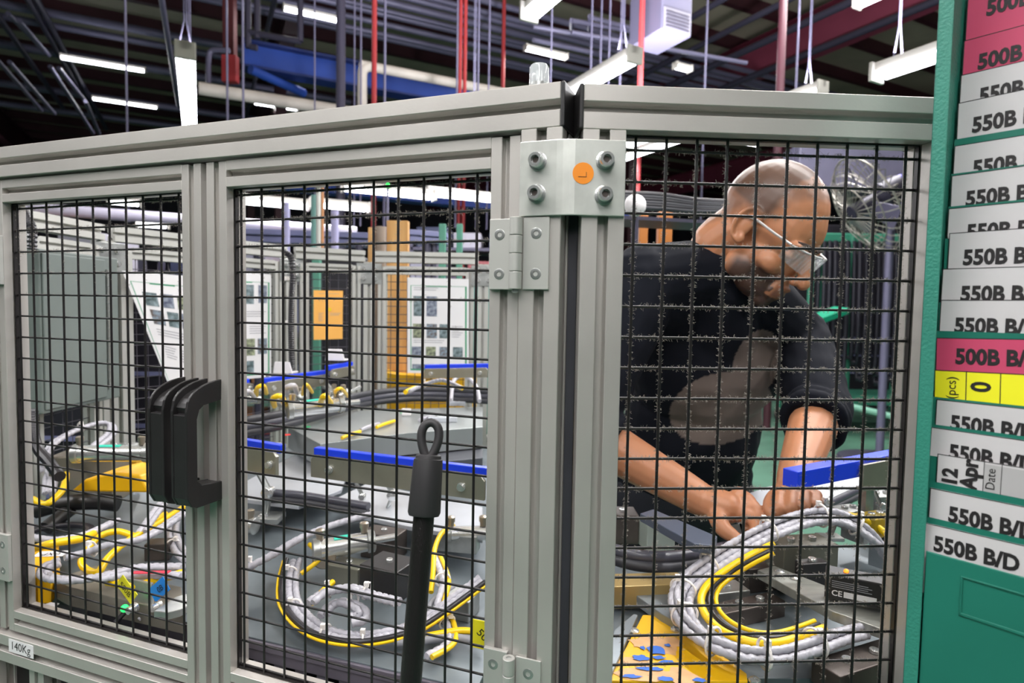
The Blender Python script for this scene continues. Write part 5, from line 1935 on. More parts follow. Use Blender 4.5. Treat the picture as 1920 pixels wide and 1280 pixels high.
# cylinders, blocks
cylinder_act(T(600, 1030, 0.05), V((0.9, 0.35, 0.05)), 0.075, 0.017, 'bright air cylinder with a teal label left of the broom pole')
cylinder_act(T(470, 985, 0.03), V((-0.9, 0.2, 0.0)), 0.06, 0.014, 'air cylinder behind the door stile')
cylinder_act(T(845, 1000, 0.06), V((1, 0.1, 0)), 0.06, 0.013, 'air cylinder right of the broom pole', teal=False)
cylinder_act(T(548, 768, 0.22), V((0.8, 0.5, 0.05)), 0.10, 0.018, 'air cylinder under the far blue bar')
mb = MB()
cc_ = T(608, 1033, 0.04)
dd_ = (CAM0 - cc_)
dd_.z = 0
dd_.normalize()
mb.lathe(cc_, dd_, [(0, 0.019), (0.028, 0.019), (0.030, 0.017), (0.030, 0)], 28)
tag(obj('knurled_knob', mb, mat('copper_grey_disc', '#a99e92', 0.3, 0.8), None, smooth=40), 'round bare metal knob end beside the teal labelled cylinder', 'knob')
block(655, 1090, 0.0, 0.06, 0.04, 0.032, -20, 'olive steel block below the teal labelled cylinder', MATS['olive_steel'], 'block', 'stop_block', 1)
block(720, 1040, 0.0, 0.07, 0.045, 0.045, -18, 'brown steel block beside the black sensor box', BROWNST, 'block', 'stop_block', 1)
block(860, 1030, 0.03, 0.07, 0.03, 0.03, -10, 'grey valve block with a yellow spot right of the broom pole', STEEL, 'valve', 'valve_block', 2)
block(730, 1110, 0.0, 0.07, 0.06, 0.05, -25, 'black square sensor box beside the broom pole', BLACK, 'sensor', 'sensor_box', 1)
block(860, 1150, 0.0, 0.05, 0.04, 0.03, -20, 'grey connector block with a hole near the lower hinge', STEEL, 'connector', 'connector_block', 1)
mb = MB()
c = T(897, 1240, 0.0)
c2 = LP.p(0.285, -0.032, -0.372)
mb.slab(c2, LP.u * 0.032, Z * 0.032, -LP.n * 0.0015)
yt = obj('tag_plate', mb, mat('yellow_tag', '#e8dc20', 0.5), None, bevel=0.004)
tag(yt, 'yellow tag reading 50B beside the lower hinge', 'tag')
text('50B', c2 + LP.u * 0.006 + Z * 0.018 + LP.n * 0.0008, (LP.u * 0.75 - Z * 0.66), (Z * 0.75 + LP.u * 0.66), 0.013, INK, yt)
# cables behind this door
bundle([(440, 1075, 0.03), (500, 1045, 0.045), (560, 1010, 0.06), (620, 985, 0.07), (690, 965, 0.075)], 'pair of white wrapped cables rising to the bright air cylinder', W2STR, ties=(0.15,))
bundle([(550, 1052, 0.025), (542, 1090, 0.02), (545, 1130, 0.015), (570, 1165, 0.01), (610, 1190, 0.008), (670, 1200, 0.008), (740, 1190, 0.010), (800, 1165, 0.025), (905, 1090, 0.065)], 'long sagging bundle of white, black and yellow cables near the deck edge', SSTR, ties=(0.1, 0.3, 0.5, 0.66, 0.85))
bundle([(578, 1130, 0.05), (610, 1110, 0.055), (660, 1102, 0.06), (700, 1115, 0.055), (750, 1128, 0.055)], 'white wrapped cables curling round the black sensor box', W2STR, ties=(0.3, 0.7))
bundle([(600, 1155, 0.03), (615, 1138, 0.035), (645, 1128, 0.04), (680, 1140, 0.04), (686, 1160, 0.035), (660, 1168, 0.032)], 'short white cable curl near the deck edge', W2STR, ties=(0.5,))
bundle([(800, 1230, 0.006), (840, 1205, 0.01), (838, 1170, 0.02), (820, 1140, 0.03), (830, 1090, 0.045), (815, 1045, 0.05)], 'white cable run standing beside the broom pole', [(WHITECB, 0.006, True, 0, 0), (YELLOW, 0.004, False, 0.009, 0.002)], ties=(0.4, 0.8))
cable([(850, 985, 0.07), (828, 1000, 0.07), (815, 1030, 0.06), (812, 1075, 0.045), (808, 1110, 0.03)], 0.0042, YELLOW, 'yellow air hose right of the broom pole')
cable([(565, 1075, 0.02), (600, 1045, 0.04), (580, 1020, 0.05)], 0.004, YELLOW, 'short yellow hose curving to the bare metal knob')
cable([(585, 1130, 0.02), (605, 1108, 0.02), (625, 1090, 0.025)], 0.0045, YELLOW, 'yellow hose stub above the deck edge cables')
cable([(905, 1205, 0.012), (850, 1195, 0.014), (780, 1202, 0.012), (740, 1205, 0.01)], 0.0055, GREYCB, 'grey cable under the white run near the lower hinge')
cable([(905, 1185, 0.02), (860, 1182, 0.02), (800, 1192, 0.016)], 0.0045, YELLOW, 'yellow cable beside the lower hinge')
cable([(850, 1100, 0.03), (822, 1118, 0.03), (806, 1135, 0.025), (812, 1160, 0.02), (835, 1165, 0.02)], 0.004, GREYCB, 'grey cable loop right of the broom pole')
# far jig clutter
rj = random.Random(21)
for k in range(9):
    x = 455 + k * 22 + rj.uniform(-6, 6)
    y = 742 + rj.uniform(-10, 26) - k * 1.5
    cylinder_act(T(x, y, 0.15 + rj.uniform(0, 0.04)), V((rj.uniform(-1, 1), rj.uniform(-0.6, 0.6), rj.uniform(-0.1, 0.4))), 0.05, 0.011, 'small air cylinder in the cluttered jig beneath the far blue bars', 'cylinders of the far jig', teal=(k % 3 == 0))
for k in range(7):
    x = 458 + k * 28 + rj.uniform(-6, 6)
    y = 748 + rj.uniform(-8, 24) - k * 1.5
    cable([(x, y, 0.22), (x + rj.uniform(-4, 4), y - 14, 0.26), (x + rj.uniform(8, 14), y - 18, 0.265), (x + rj.uniform(16, 22), y - 4, 0.225)], rj.choice((0.004, 0.005, 0.006)), rj.choice((YELLOW, WHITECB, WHITECB, GREYCB)), 'short cable arching over the cluttered far jig', False, 'cables of the far jig')
cable([(465, 785, 0.10), (500, 792, 0.09), (530, 782, 0.11), (545, 765, 0.15)], 0.008, YELLOW, 'yellow hose loop in front of the far air cylinder')
bundle([(462, 800, 0.06), (480, 794, 0.07), (500, 792, 0.07), (515, 788, 0.08)], 'white cable bundle on the far jig beside the door stile', W2STR, ties=(0.5,))
for (x, y) in ((530, 700), (628, 676)):
    p = aty(x, y, 1.85)
    mb = MB()
    mb.prism([p + V((-0.03, 0, 0)), p + V((0.03, 0, 0)), p + V((0.02, 0, 0.035)), p + V((-0.025, 0, 0.035))], V((0, 0.006, 0)))
    mb.prism([p + V((-0.03, 0.006, 0)), p + V((0.03, 0.006, 0)), p + V((0.03, 0.05, -0.002)), p + V((-0.03, 0.05, -0.002))], V((0, 0, 0.005)))
    tag(obj('white_bracket', mb, MATS['white_plastic'], None, bevel=0.001), 'white angled bracket standing above a far blue bar', 'bracket', 'white brackets on the far bars')
bundle([(760, 735, 0.20), (790, 722, 0.21), (830, 714, 0.22), (868, 728, 0.20)], 'yellow and white cable arch in front of the yellow drum', [(YELLOW, 0.008, False, 0, 0), (WHITECB, 0.007, True, 0.014, 0.004)], ties=(0.4,))
cable([(845, 750, 0.16), (852, 712, 0.21), (873, 705, 0.22), (893, 725, 0.19), (899, 752, 0.16)], 0.007, WHITECB, 'white cable loop in front of the yellow drum', True)
for k, (x, y, w_) in enumerate(((880, 738, 0.10), (855, 760, 0.09), (830, 790, 0.12))):
    block(x, y, 0.1205, w_ * 0.7, 0.03, 0.015, 5, 'pale steel rail piece on the far tray', TRAY, 'rail', 'rail_piece', 2, group='rail pieces on the far tray')
for k, (x, y) in enumerate(((655, 815), (690, 800), (720, 795), (800, 782))):
    cable([(x - 14, y + 6, 0.127), (x, y, 0.130), (x + 20, y - 6, 0.127)], 0.005, YELLOW if k % 2 == 0 else WHITECB, 'short %s cable lying on the grey trays' % ('yellow' if k % 2 == 0 else 'white'), False, '%s cables on the grey trays' % ('yellow' if k % 2 == 0 else 'white'))

# ---------- jig behind the far door (left)
plate([(100, 1085), (180, 1060), (340, 1100), (345, 1150), (300, 1140), (130, 1100)], 0.029, mat('tan_grey_steel', '#8f8a80', 0.4, 0.5, var=0.2, vscale=9), 'grey steel jig base behind the tags', h=0.030)
plate([(56, 1030), (110, 1018), (112, 1060), (95, 1082), (56, 1082)], 0.04, mat('yellow_box_paint', '#edb512', 0.4), 'yellow box with a white label at the far door foot', 'yellow_box', 'box', h=0.04)
lp0 = T(60, 1044, 0.0405)
mb = MB()
mb.slab(lp0, V((0.045, 0.005, 0)), V((-0.004, 0.022, 0)), Z * 0.0005)
lbx = obj('label', mb, WHITEP, [o for o in bpy.data.objects if o.name.startswith('yellow_box')][0])
text('0XP', lp0 + V((0.036, 0.017, 0.0012)), V((-1, -0.1, 0)), V((0.1, -1, 0)), 0.016, INK, lbx)
plate([(60, 1140), (95, 1128), (112, 1130), (86, 1148)], 0.002, WHITEP, 'white paper label lying at the far door foot', 'paper_label', 'label', h=0.006)
block(175, 935, 0.0, 0.13, 0.10, 0.11, 8, 'big grey steel block behind the far door', mat('warm_grey_steel', '#8d8578', 0.42, 0.5, var=0.15, vscale=7), 'block', 'steel_block', 2, bev=0.003)
block(250, 905, 0.02, 0.03, 0.03, 0.07, 5, 'yellow steel upright right of the big grey block', mat('ochre_paint', '#c8962a', 0.4), 'upright', 'upright', 1)
block(300, 1045, 0.0, 0.04, 0.03, 0.03, 10, 'small dark cube under the white cables', BROWNST, 'block', 'stop_block', 0)
mb = MB()
c = T(215, 895, 0.10)
pts = [c + V((-0.09, 0, -0.03)), c + V((-0.06, 0, -0.005)), c + V((0, 0, 0.010)), c + V((0.05, 0, 0.006)), c + V((0.07, 0, -0.03))]
mb.prism(pts, V((0.01, 0.10, 0)))
tag(obj('yellow_cover', mb, MATS['yellow_box_paint'], None, bevel=0.004), 'rounded yellow cover behind the big grey block', 'cover')
cylinder_act(T(150, 850, 0.15), V((1, 0.1, 0)), 0.12, 0.017, 'long air cylinder with a teal label above the yellow cover')
block(240, 868, 0.02, 0.12, 0.05, 0.05, 5, 'grey manifold under the long air cylinder', STEEL, 'manifold', 'manifold', 3)
# black pneumatic gun
c = T(150, 955, 0.035)
gun = thing('pneumatic_gun', c - Z * 0.03, 'black hand tool lying in front of the big grey block', 'tool')
mb = MB()
mb.tube(smooth_path([c + V((-0.08, -0.01, 0.0)), c + V((-0.03, 0, 0.012)), c + V((0.03, 0.005, 0.015)), c + V((0.07, 0.01, 0.01))], 5), 0.016, 12, radii=None)
obj('body', mb, BLACK, gun, smooth=60)
mb = MB()
mb.tube([c + V((-0.02, 0, 0.0)), c + V((-0.03, -0.05, -0.02))], 0.014, 10)
obj('grip', mb, BLACK, gun, smooth=60)
mb = MB()
mb.tube([c + V((-0.08, -0.01, 0)), c + V((-0.15, -0.02, -0.005))], 0.007, 10)
obj('hose_tail', mb, GREYCB, gun, smooth=60)
for k in range(5):
    c = T(105, 1000, 0.006 + 0.008 * k)
    mb = MB()
    r_ = 0.052 - 0.003 * k
    mb.tube([c + V((math.cos(2 * math.pi * q / 24) * r_ * 1.2, math.sin(2 * math.pi * q / 24) * r_, 0)) for q in range(24)], 0.0042, 6, closed=True)
    tag(obj('coiled_hose', mb, BLACKCB, None, smooth=60), 'turn of black hose coiled on the deck beside the black tool', 'hose', 'turns of the black hose coil')
YL1 = [(310, 963, 0.05), (288, 980, 0.05), (260, 1004, 0.05), (222, 996, 0.055), (190, 1004, 0.05), (167, 1026, 0.04), (153, 1051, 0.035), (161, 1067, 0.03), (184, 1072, 0.035), (202, 1046, 0.045), (235, 1017, 0.055), (280, 990, 0.06), (345, 950, 0.06)]
cable(YL1, 0.0055, YELLOW, 'looped yellow cable above the hanging tags')
cable([(202, 1090, 0.05), (257, 1097, 0.05), (296, 1086, 0.05), (345, 1073, 0.05)], 0.006, YELLOW, 'yellow cable running just behind the hanging tags')
cable([(60, 935, 0.07), (85, 945, 0.07), (112, 925, 0.08), (122, 905, 0.09), (124, 888, 0.10)], 0.006, YELLOW, 'yellow cable bending beside the cabinet conduit')
cable([(58, 1030, 0.07), (100, 1018, 0.08), (150, 1010, 0.07), (175, 1000, 0.06)], 0.006, YELLOW, 'yellow cable lying on the yellow box')
for k, (pth, lab) in enumerate((([(57, 1006, 0.05), (105, 1012, 0.05), (155, 1003, 0.05), (192, 988, 0.05), (212, 978, 0.05)], 'white cable above the yellow box'), ([(113, 1056, 0.05), (92, 1066, 0.045), (90, 1076, 0.042), (104, 1084, 0.048), (142, 1087, 0.05), (192, 1080, 0.05), (260, 1064, 0.05), (345, 1062, 0.05)], 'white cable hooking round in front of the yellow box'), ([(120, 1045, 0.07), (161, 1036, 0.07), (209, 1020, 0.08), (269, 1008, 0.08), (345, 960, 0.09)], 'white cable crossing the looped yellow cable'), ([(190, 1085, 0.055), (250, 1078, 0.055), (345, 1078, 0.055)], 'white cable with a red mark behind the tags'), ([(345, 1050, 0.02), (328, 1032, 0.02), (318, 1005, 0.02), (322, 978, 0.02), (335, 962, 0.02)], 'white cable curling beside the door stile'), ([(260, 1000, 0.06), (300, 945, 0.08), (335, 905, 0.09)], 'straight white cable rising toward the pull handles'), ([(75, 885, 0.08), (90, 840, 0.13), (130, 812, 0.15), (180, 795, 0.16), (212, 798, 0.15), (212, 815, 0.14), (185, 838, 0.13), (160, 860, 0.11)], 'white cable arch over the big grey block'), ([(84, 925, 0.05), (86, 895, 0.06), (96, 882, 0.07), (104, 898, 0.06), (98, 925, 0.05)], 'pale clear hose loop below the cabinet conduit'))):
    strands = W2STR if k % 2 == 0 else YSTR[:1] + [(WHITECB, 0.0052, True, 0.010, 0.003)]
    bundle(pth, lab, strands, ties=(0.35,) if k in (2, 4, 6) else ())
# a red ribbon mark
mb = MB()
a = T(246, 1076, 0.066)
mb.slab(a, V((0.05, 0.004, 0)), V((0, 0.008, 0)), Z * 0.001)
tag(obj('red_mark', mb, mat('red_mark', '#d8344a', 0.5), None), 'red tape mark on the white cable behind the tags', 'tape')
# hanging tags with push-in fittings
for (x0, y0, m_, tx, lab, rot) in ((223, 1083, mat('yellow_tag2', '#e0d62a', 0.5), '550B', 'yellow diamond tag reading 550B', -40), (284, 1083, mat('blue_tag', '#1f7fd6', 0.5), '0B', 'blue diamond tag reading 0B', 40)):
    c = aty(x0 + 14, y0 + 22, LP.p(-0.15, -0.05, 0).y + (-0.005 if x0 < 250 else 0.0))
    t = thing('id_tag', c - Z * 0.03, lab, 'tag')
    a = math.radians(rot)
    ux = (LP.u * math.cos(a) + Z * math.sin(a))
    uy = (-LP.u * math.sin(a) + Z * math.cos(a))
    mb = MB()
    hw, hh = (0.018, 0.0105)
    if rot < 0:
        lp_ = [c - ux * hw - uy * hh, c + ux * hw - uy * hh, c + ux * hw + uy * hh, c - ux * hw + uy * hh]
    else:
        lp_ = [c - ux * hw - uy * hh, c + ux * hw - uy * hh, c + ux * hw + uy * hh, c - ux * hw + uy * hh]
    mb.prism(lp_, -LP.n * 0.0012)
    pl_ = obj('tag_plate', mb, m_, t, bevel=0.0006)
    text(tx, c - ux * (0.013 if len(tx) > 2 else 0.002) - uy * 0.004 + LP.n * 0.0012, ux, uy, 0.0115, INK, t)
    mb = MB()
    q = c - Z * 0.024 + LP.u * (0.012 if rot < 0 else -0.004) - LP.n * 0.004
    mb.lathe(q, LP.n, [(0, 0.007), (0.004, 0.007), (0.004, 0.005), (0.012, 0.005)], 16)
    obj('fitting', mb, CHROME, t, smooth=40)
    mb = MB()
    mb.tube(smooth_path([q + LP.n * 0.005, q - LP.u * 0.015 - Z * 0.006, q - LP.u * 0.03 - Z * 0.02, q - LP.u * 0.034 - Z * 0.026 + LP.n * 0.004], 5), 0.0035, 8)
    obj('hose', mb, BLACKCB if rot < 0 else WHITECB, t, smooth=60)
    if rot < 0:
        mb = MB()
        mb.ball(q - LP.u * 0.016 + LP.n * 0.004 - Z * 0.003, 0.0052)
        obj('green_led', mb, mat('green_led', '#20f060', 0.3, emit='#20f060', estr=2.0), t, smooth=60)
# bracket under the tags and a chamfered steel plate
block(262, 1165, 0.0, 0.05, 0.004, 0.06, -18, 'upright steel bracket plate under the tags', STEEL, 'bracket', 'bracket', 0)
plate([(288, 1145), (330, 1118), (352, 1112), (352, 1135), (338, 1142), (314, 1148)], 0.010, STEEL, 'chamfered steel plate beside the blue tag', h=0.05)


# ================================================================== the worker
from mathutils import noise as mnoise


def capsule(mb, pts, radii, n=14, sub=5):
    pts = [V(p) for p in pts]
    sp = smooth_path(pts, sub) if len(pts) > 2 else pts
    if len(pts) > 2:
        rs = []
        for i in range(len(pts) - 1):
            for k in range(sub):
                rs.append(radii[i] + (radii[i + 1] - radii[i]) * k / sub)
        rs.append(radii[-1])
    else:
        rs = list(radii)
    mb.tube(sp, rs[0], n, radii=rs)
    mb.ball(sp[0], rs[0], nu=n, nv=8)
    mb.ball(sp[-1], rs[-1], nu=n, nv=8)


def fuse(mb, voxel, it=4, fac=0.5):
    """one continuous skin over all the overlapping volumes"""
    me = bpy.data.meshes.new('fuse')
    me.from_pydata(mb.v, [], mb.f)
    o = bpy.data.objects.new('fuse', me)
    COL.objects.link(o)
    r = o.modifiers.new('r', 'REMESH')
    r.mode = 'VOXEL'
    r.voxel_size = voxel
    s = o.modifiers.new('s', 'SMOOTH')
    s.factor = fac
    s.iterations = it
    bpy.context.view_layer.update()
    dg = bpy.context.evaluated_depsgraph_get()
    res = bpy.data.meshes.new_from_object(o.evaluated_get(dg))
    bpy.data.objects.remove(o)
    bpy.data.meshes.remove(me)
    return res


def finish(me, name, m, parent, attr=None, disp=None):
    if disp:
        me.calc_loop_triangles() if False else None
        nn = [v.normal.copy() for v in me.vertices]
        for v, n_ in zip(me.vertices, nn):
            v.co += n_ * disp(v.co)
    if attr:
        for an, fn in attr.items():
            at = me.attributes.new(an, 'FLOAT', 'POINT')
            at.data.foreach_set('value', [fn(v.co, v.normal) for v in me.vertices])
    me.polygons.foreach_set('use_smooth', [True] * len(me.polygons))
    xs = [v.co for v in me.vertices]
    c = V(((min(p.x for p in xs) + max(p.x for p in xs)) / 2, (min(p.y for p in xs) + max(p.y for p in xs)) / 2, min(p.z for p in xs)))
    me.transform(Matrix.Translation(-c))
    return obj(name, (me, c), m, parent)


def topix(p):
    q = V(p) - CAM0
    d = q.dot(CF)
    return 960 + FPX * q.dot(CR) / d, 640 - FPX * q.dot(CU) / d


# head frame
yw, ptc, rll = math.radians(42.5), math.radians(38), math.radians(-3)
hf = V((math.cos(ptc) * math.sin(yw), -math.cos(ptc) * math.cos(yw), -math.sin(ptc)))
hl = V((math.cos(yw), math.sin(yw), 0))
hu = hf.cross(hl)
hl, hu = math.cos(rll) * hl + math.sin(rll) * hu, -math.sin(rll) * hl + math.cos(rll) * hu
HCN = aty(1438.5, 429.6, 1.159)
HR = Matrix((hf, hl, hu)).transposed()


def hd(f, l, u):
    return HCN + hf * f + hl * l + hu * u


body = MB()
# skull and face
body.ball(hd(-0.012, 0, 0.035), 0.098, 0.076, 0.090, HR, 28, 18)
body.ball(hd(0.030, 0, 0.020), 0.066, 0.068, 0.072, HR, 24, 14)
body.ball(hd(0.040, 0, -0.030), 0.056, 0.060, 0.068, HR, 24, 14)
body.ball(hd(0.046, 0, -0.082), 0.046, 0.050, 0.036, HR, 20, 12)
body.ball(hd(0.074, 0, -0.104), 0.021, 0.026, 0.018, HR)
body.ball(hd(0.090, 0, -0.075), 0.013, 0.030, 0.026, HR)
for s in (-1, 1):
    body.ball(hd(0.060, s * 0.040, -0.036), 0.026, 0.024, 0.022, HR)
    body.ball(hd(0.082, s * 0.030, 0.012), 0.014, 0.026, 0.010, HR)
    body.ball(hd(0.078, s * 0.031, -0.008), 0.013, 0.016, 0.011, HR)
    body.ball(hd(0.020, s * 0.050, -0.072), 0.030, 0.014, 0.026, HR)
    # ear: rim, lobe and bowl
    ear = [hd(-0.002 + 0.019 * math.cos(a), s * (0.079 + 0.005 * math.cos(a) * -1), -0.004 + 0.031 * math.sin(a)) for a in [math.radians(x) for x in range(40, 300, 26)]]
    capsule(body, ear, [0.0048] * len(ear), 8, 3)
    body.ball(hd(0.004, s * 0.078, -0.030), 0.009, 0.006, 0.010, HR)
    body.ball(hd(-0.004, s * 0.075, -0.004), 0.014, 0.006, 0.026, HR)
capsule(body, [hd(0.088, 0, 0.010), hd(0.106, 0, -0.018), hd(0.120, 0, -0.038)], [0.009, 0.010, 0.0125], 12, 4)
for s in (-1, 1):
    body.ball(hd(0.108, s * 0.012, -0.043), 0.010, 0.009, 0.008, HR)
body.ball(hd(0.100, 0, -0.065), 0.009, 0.022, 0.0055, HR)
body.ball(hd(0.097, 0, -0.078), 0.010, 0.019, 0.006, HR)
# neck, trunk, limbs
NB = aty(1352, 510, 1.25)
capsule(body, [hd(-0.040, 0, -0.035), hd(-0.055, 0, -0.085), NB + V((0, 0, -0.02))], [0.060, 0.057, 0.066], 18)
SHR, SHL = aty(1203, 535, 1.21), aty(1492, 640, 1.36)
ELR, ELL = aty(1090, 805, 1.13), aty(1535, 765, 1.19)
WRR, WRL = aty(1318, 938, 1.03), aty(1489, 902, 1.0)
CH = V((0.435, 1.37, 1.24))
PE = V((0.42, 1.47, 0.93))
tr = Matrix.Rotation(math.radians(18), 3, 'Z')
body.ball(CH, 0.165, 0.105, 0.16, tr, 24, 14)
body.ball(CH.lerp(PE, 0.55), 0.145, 0.10, 0.15, tr, 24, 14)
body.ball(PE, 0.155, 0.11, 0.13, tr, 24, 14)
capsule(body, [NB, CH], [0.075, 0.10], 16)
for sh, el, wr in ((SHR, ELR, WRR), (SHL, ELL, WRL)):
    capsule(body, [CH + V((0, 0, 0.10)), sh], [0.075, 0.058], 14)
    capsule(body, [sh, sh.lerp(el, 0.5), el], [0.056, 0.047, 0.040], 16)
    capsule(body, [el, el.lerp(wr, 0.3), el.lerp(wr, 0.7), wr], [0.040, 0.043, 0.035, 0.028], 16)
for s in (-1, 1):
    hip = PE + tr @ V((s * 0.085, 0, -0.02))
    kn_ = hip + V((s * 0.02, -0.06, -0.40))
    an = kn_ + V((0.0, 0.08, -0.43))
    capsule(body, [hip, kn_, V((an.x, an.y, 0.09))], [0.085, 0.058, 0.040], 16)


def hand_parts(wr, palm, fingers, thumb, pr):
    capsule(body, [wr, wr.lerp(palm, 0.5), palm], [0.027, 0.029, pr], 14)
    for kx in fingers:
        capsule(body, [palm.lerp(kx[0], 0.25), kx[0]], [0.018, 0.0115], 10)
        capsule(body, kx, [0.0104, 0.0090, 0.0084, 0.0072][:len(kx)], 10, 5)
    capsule(body, [wr.lerp(palm, 0.45)] + thumb, [0.019, 0.0145, 0.0115, 0.0098][:len(thumb) + 1], 10, 5)


hand_parts(WRR, aty(1365, 952, 1.005),
           [[aty(1412, 972, 0.978), aty(1416, 996, 0.955), aty(1398, 1012, 0.950), aty(1388, 1018, 0.955)],
            [aty(1411, 953, 0.992), aty(1424, 980, 0.968), aty(1410, 1000, 0.962), aty(1398, 1006, 0.968)],
            [aty(1402, 937, 1.006), aty(1422, 960, 0.985), aty(1412, 983, 0.980), aty(1400, 990, 0.986)],
            [aty(1386, 924, 1.020), aty(1409, 940, 1.004), aty(1405, 963, 0.998), aty(1394, 972, 1.003)]],
           [aty(1352, 985, 0.975), aty(1374, 1005, 0.958), aty(1388, 1016, 0.950)], 0.026)
hand_parts(WRL, aty(1490, 925, 0.985),
           [[aty(1460, 930, 0.962), aty(1458, 955, 0.936), aty(1464, 968, 0.945), aty(1466, 966, 0.962)],
            [aty(1484, 926, 0.958), aty(1483, 954, 0.930), aty(1486, 970, 0.940), aty(1487, 968, 0.958)],
            [aty(1508, 926, 0.960), aty(1509, 952, 0.932), aty(1509, 967, 0.942), aty(1508, 965, 0.960)],
            [aty(1529, 930, 0.966), aty(1531, 950, 0.942), aty(1529, 963, 0.950), aty(1527, 961, 0.966)]],
           [aty(1452, 935, 0.985), aty(1446, 957, 0.962), aty(1462, 974, 0.946)], 0.026)


def head_local(p):
    d = p - HCN
    return d.dot(hf), d.dot(hl), d.dot(hu)


def stubble(p, n_):
    f, l, u = head_local(p)
    if abs(f) > 0.16 or abs(l) > 0.1 or u < -0.14 or u > 0.16:
        return 0.0
    jit = mnoise.noise(p * 60) * 0.008
    hair = 0.0
    # close-cropped scalp: above and behind the hairline
    hl_ = u - (0.050 + max(0, f - 0.02) * 0.9 - max(0, -f) * 1.3) + jit
    hair = max(0.0, min(1.0, hl_ / 0.02)) * max(0.0, min(1.0, (0.085 - f) / 0.03)) * 0.6
    side = max(0.0, min(1.0, (-0.0 - f + 0.035 + jit) / 0.02)) * max(0.0, min(1.0, (u - 0.012) / 0.02)) * 0.9
    beard = 0.0
    if u < -0.035 and f > -0.01:
        beard = max(0.0, min(1.0, (-0.040 - u + jit) / 0.02)) * max(0.0, min(1.0, (f - 0.0) / 0.02)) * 1.0
        if abs(l) < 0.028 and u > -0.088 and f > 0.085:
            beard *= 0.25
    return max(hair, side, beard)


def lips(p, n_):
    f, l, u = head_local(p)
    return 0.6 if (f > 0.094 and abs(l) < 0.025 and -0.084 < u < -0.059) else 0.0


SKIN = bpy.data.materials.new('skin')
SKIN.use_nodes = True
nt = SKIN.node_tree
bs = nt.nodes['Principled BSDF']
bs.inputs['Roughness'].default_value = 0.45
bs.inputs['Subsurface Weight'].default_value = 0.12
bs.inputs['Subsurface Radius'].default_value = (0.010, 0.004, 0.002)
a1 = nt.nodes.new('ShaderNodeAttribute')
a1.attribute_name = 'stubble'
a2 = nt.nodes.new('ShaderNodeAttribute')
a2.attribute_name = 'lips'
ns = nt.nodes.new('ShaderNodeTexNoise')
ns.inputs['Scale'].default_value = 14
mx0 = nt.nodes.new('ShaderNodeMix')
mx0.data_type = 'RGBA'
mx0.inputs[6].default_value = lin('#bf8461')
mx0.inputs[7].default_value = lin('#a96f4d')
nt.links.new(ns.outputs['Fac'], mx0.inputs[0])
mx1 = nt.nodes.new('ShaderNodeMix')
mx1.data_type = 'RGBA'
nt.links.new(mx0.outputs[2], mx1.inputs[6])
mx1.inputs[7].default_value = lin('#463229')
nt.links.new(a1.outputs['Fac'], mx1.inputs[0])
mx2 = nt.nodes.new('ShaderNodeMix')
mx2.data_type = 'RGBA'
nt.links.new(mx1.outputs[2], mx2.inputs[6])
mx2.inputs[7].default_value = lin('#96583f')
nt.links.new(a2.outputs['Fac'], mx2.inputs[0])
nt.links.new(mx2.outputs[2], bs.inputs['Base Color'])

man = thing('person', V((0.42, 1.47, 0)), 'worker in a dark navy sweatshirt bending over the jig, hands on the part', 'person')
finish(fuse(body, 0.0028, 3, 0.5), 'body', SKIN, man, {'stubble': stubble, 'lips': lips})
# eyebrows
for s in (-1, 1):
    mb = MB()
    mb.tube(smooth_path([hd(0.096, s * 0.014, 0.015), hd(0.095, s * 0.030, 0.021), hd(0.082, s * 0.047, 0.017)], 5), 0.0035, 6)
    obj('eyebrow', mb, mat('dark_brow', '#2e2019', 0.8), man, smooth=60)

# sweatshirt
sh_ = MB()
sh_.ball(CH + V((0, 0, 0.02)), 0.190, 0.130, 0.185, tr, 26, 16)
sh_.ball(CH.lerp(PE, 0.5), 0.170, 0.122, 0.20, tr, 26, 16)
sh_.ball(PE + V((0, 0, 0.03)), 0.176, 0.130, 0.12, tr, 26, 16)
capsule(sh_, [NB + V((-0.005, 0.01, -0.025)), CH], [0.088, 0.12], 18)
for sgn, sh, el, wr, cut in ((-1, SHR, ELR, WRR, 0.12), (1, SHL, ELL, WRL, 0.10)):
    capsule(sh_, [CH + V((0, 0, 0.09)), sh], [0.10, 0.078], 18)
    capsule(sh_, [NB, sh], [0.075, 0.074], 18)
    e2 = el.lerp(wr, cut)
    capsule(sh_, [sh, sh.lerp(el, 0.5), el, e2], [0.078, 0.068, 0.060, 0.058], 18)
    d_ = (e2 - el).normalized()
    ring_ = []
    a_ = d_.orthogonal().normalized()
    b_ = d_.cross(a_)
    for off in (0.0, -0.022):
        mb2 = [e2 + d_ * (off + 0.03) + (a_ * math.cos(2 * math.pi * k / 20) + b_ * math.sin(2 * math.pi * k / 20)) * 0.052 for k in range(20)]
        sh_.tube(mb2, 0.013, 8, closed=True)
# rib collar
col_c = NB + V((0.004, -0.002, 0.018))
ax_ = (hd(-0.055, 0, -0.085) - NB).normalized()
a_ = ax_.orthogonal().normalized()
b_ = ax_.cross(a_)
sh_.tube([col_c + (a_ * math.cos(2 * math.pi * k / 24) + b_ * math.sin(2 * math.pi * k / 24)) * 0.073 for k in range(24)], 0.016, 8, closed=True)


def folds(p):
    q = V((p.x * 7 + p.z * 3, p.y * 6, p.z * 11 - p.x * 4))
    return mnoise.noise(q) * 0.009 + mnoise.noise(p * 26) * 0.0035


BL = ((1352, 765, 98, 66, -14), (1418, 682, 42, 66, 18))


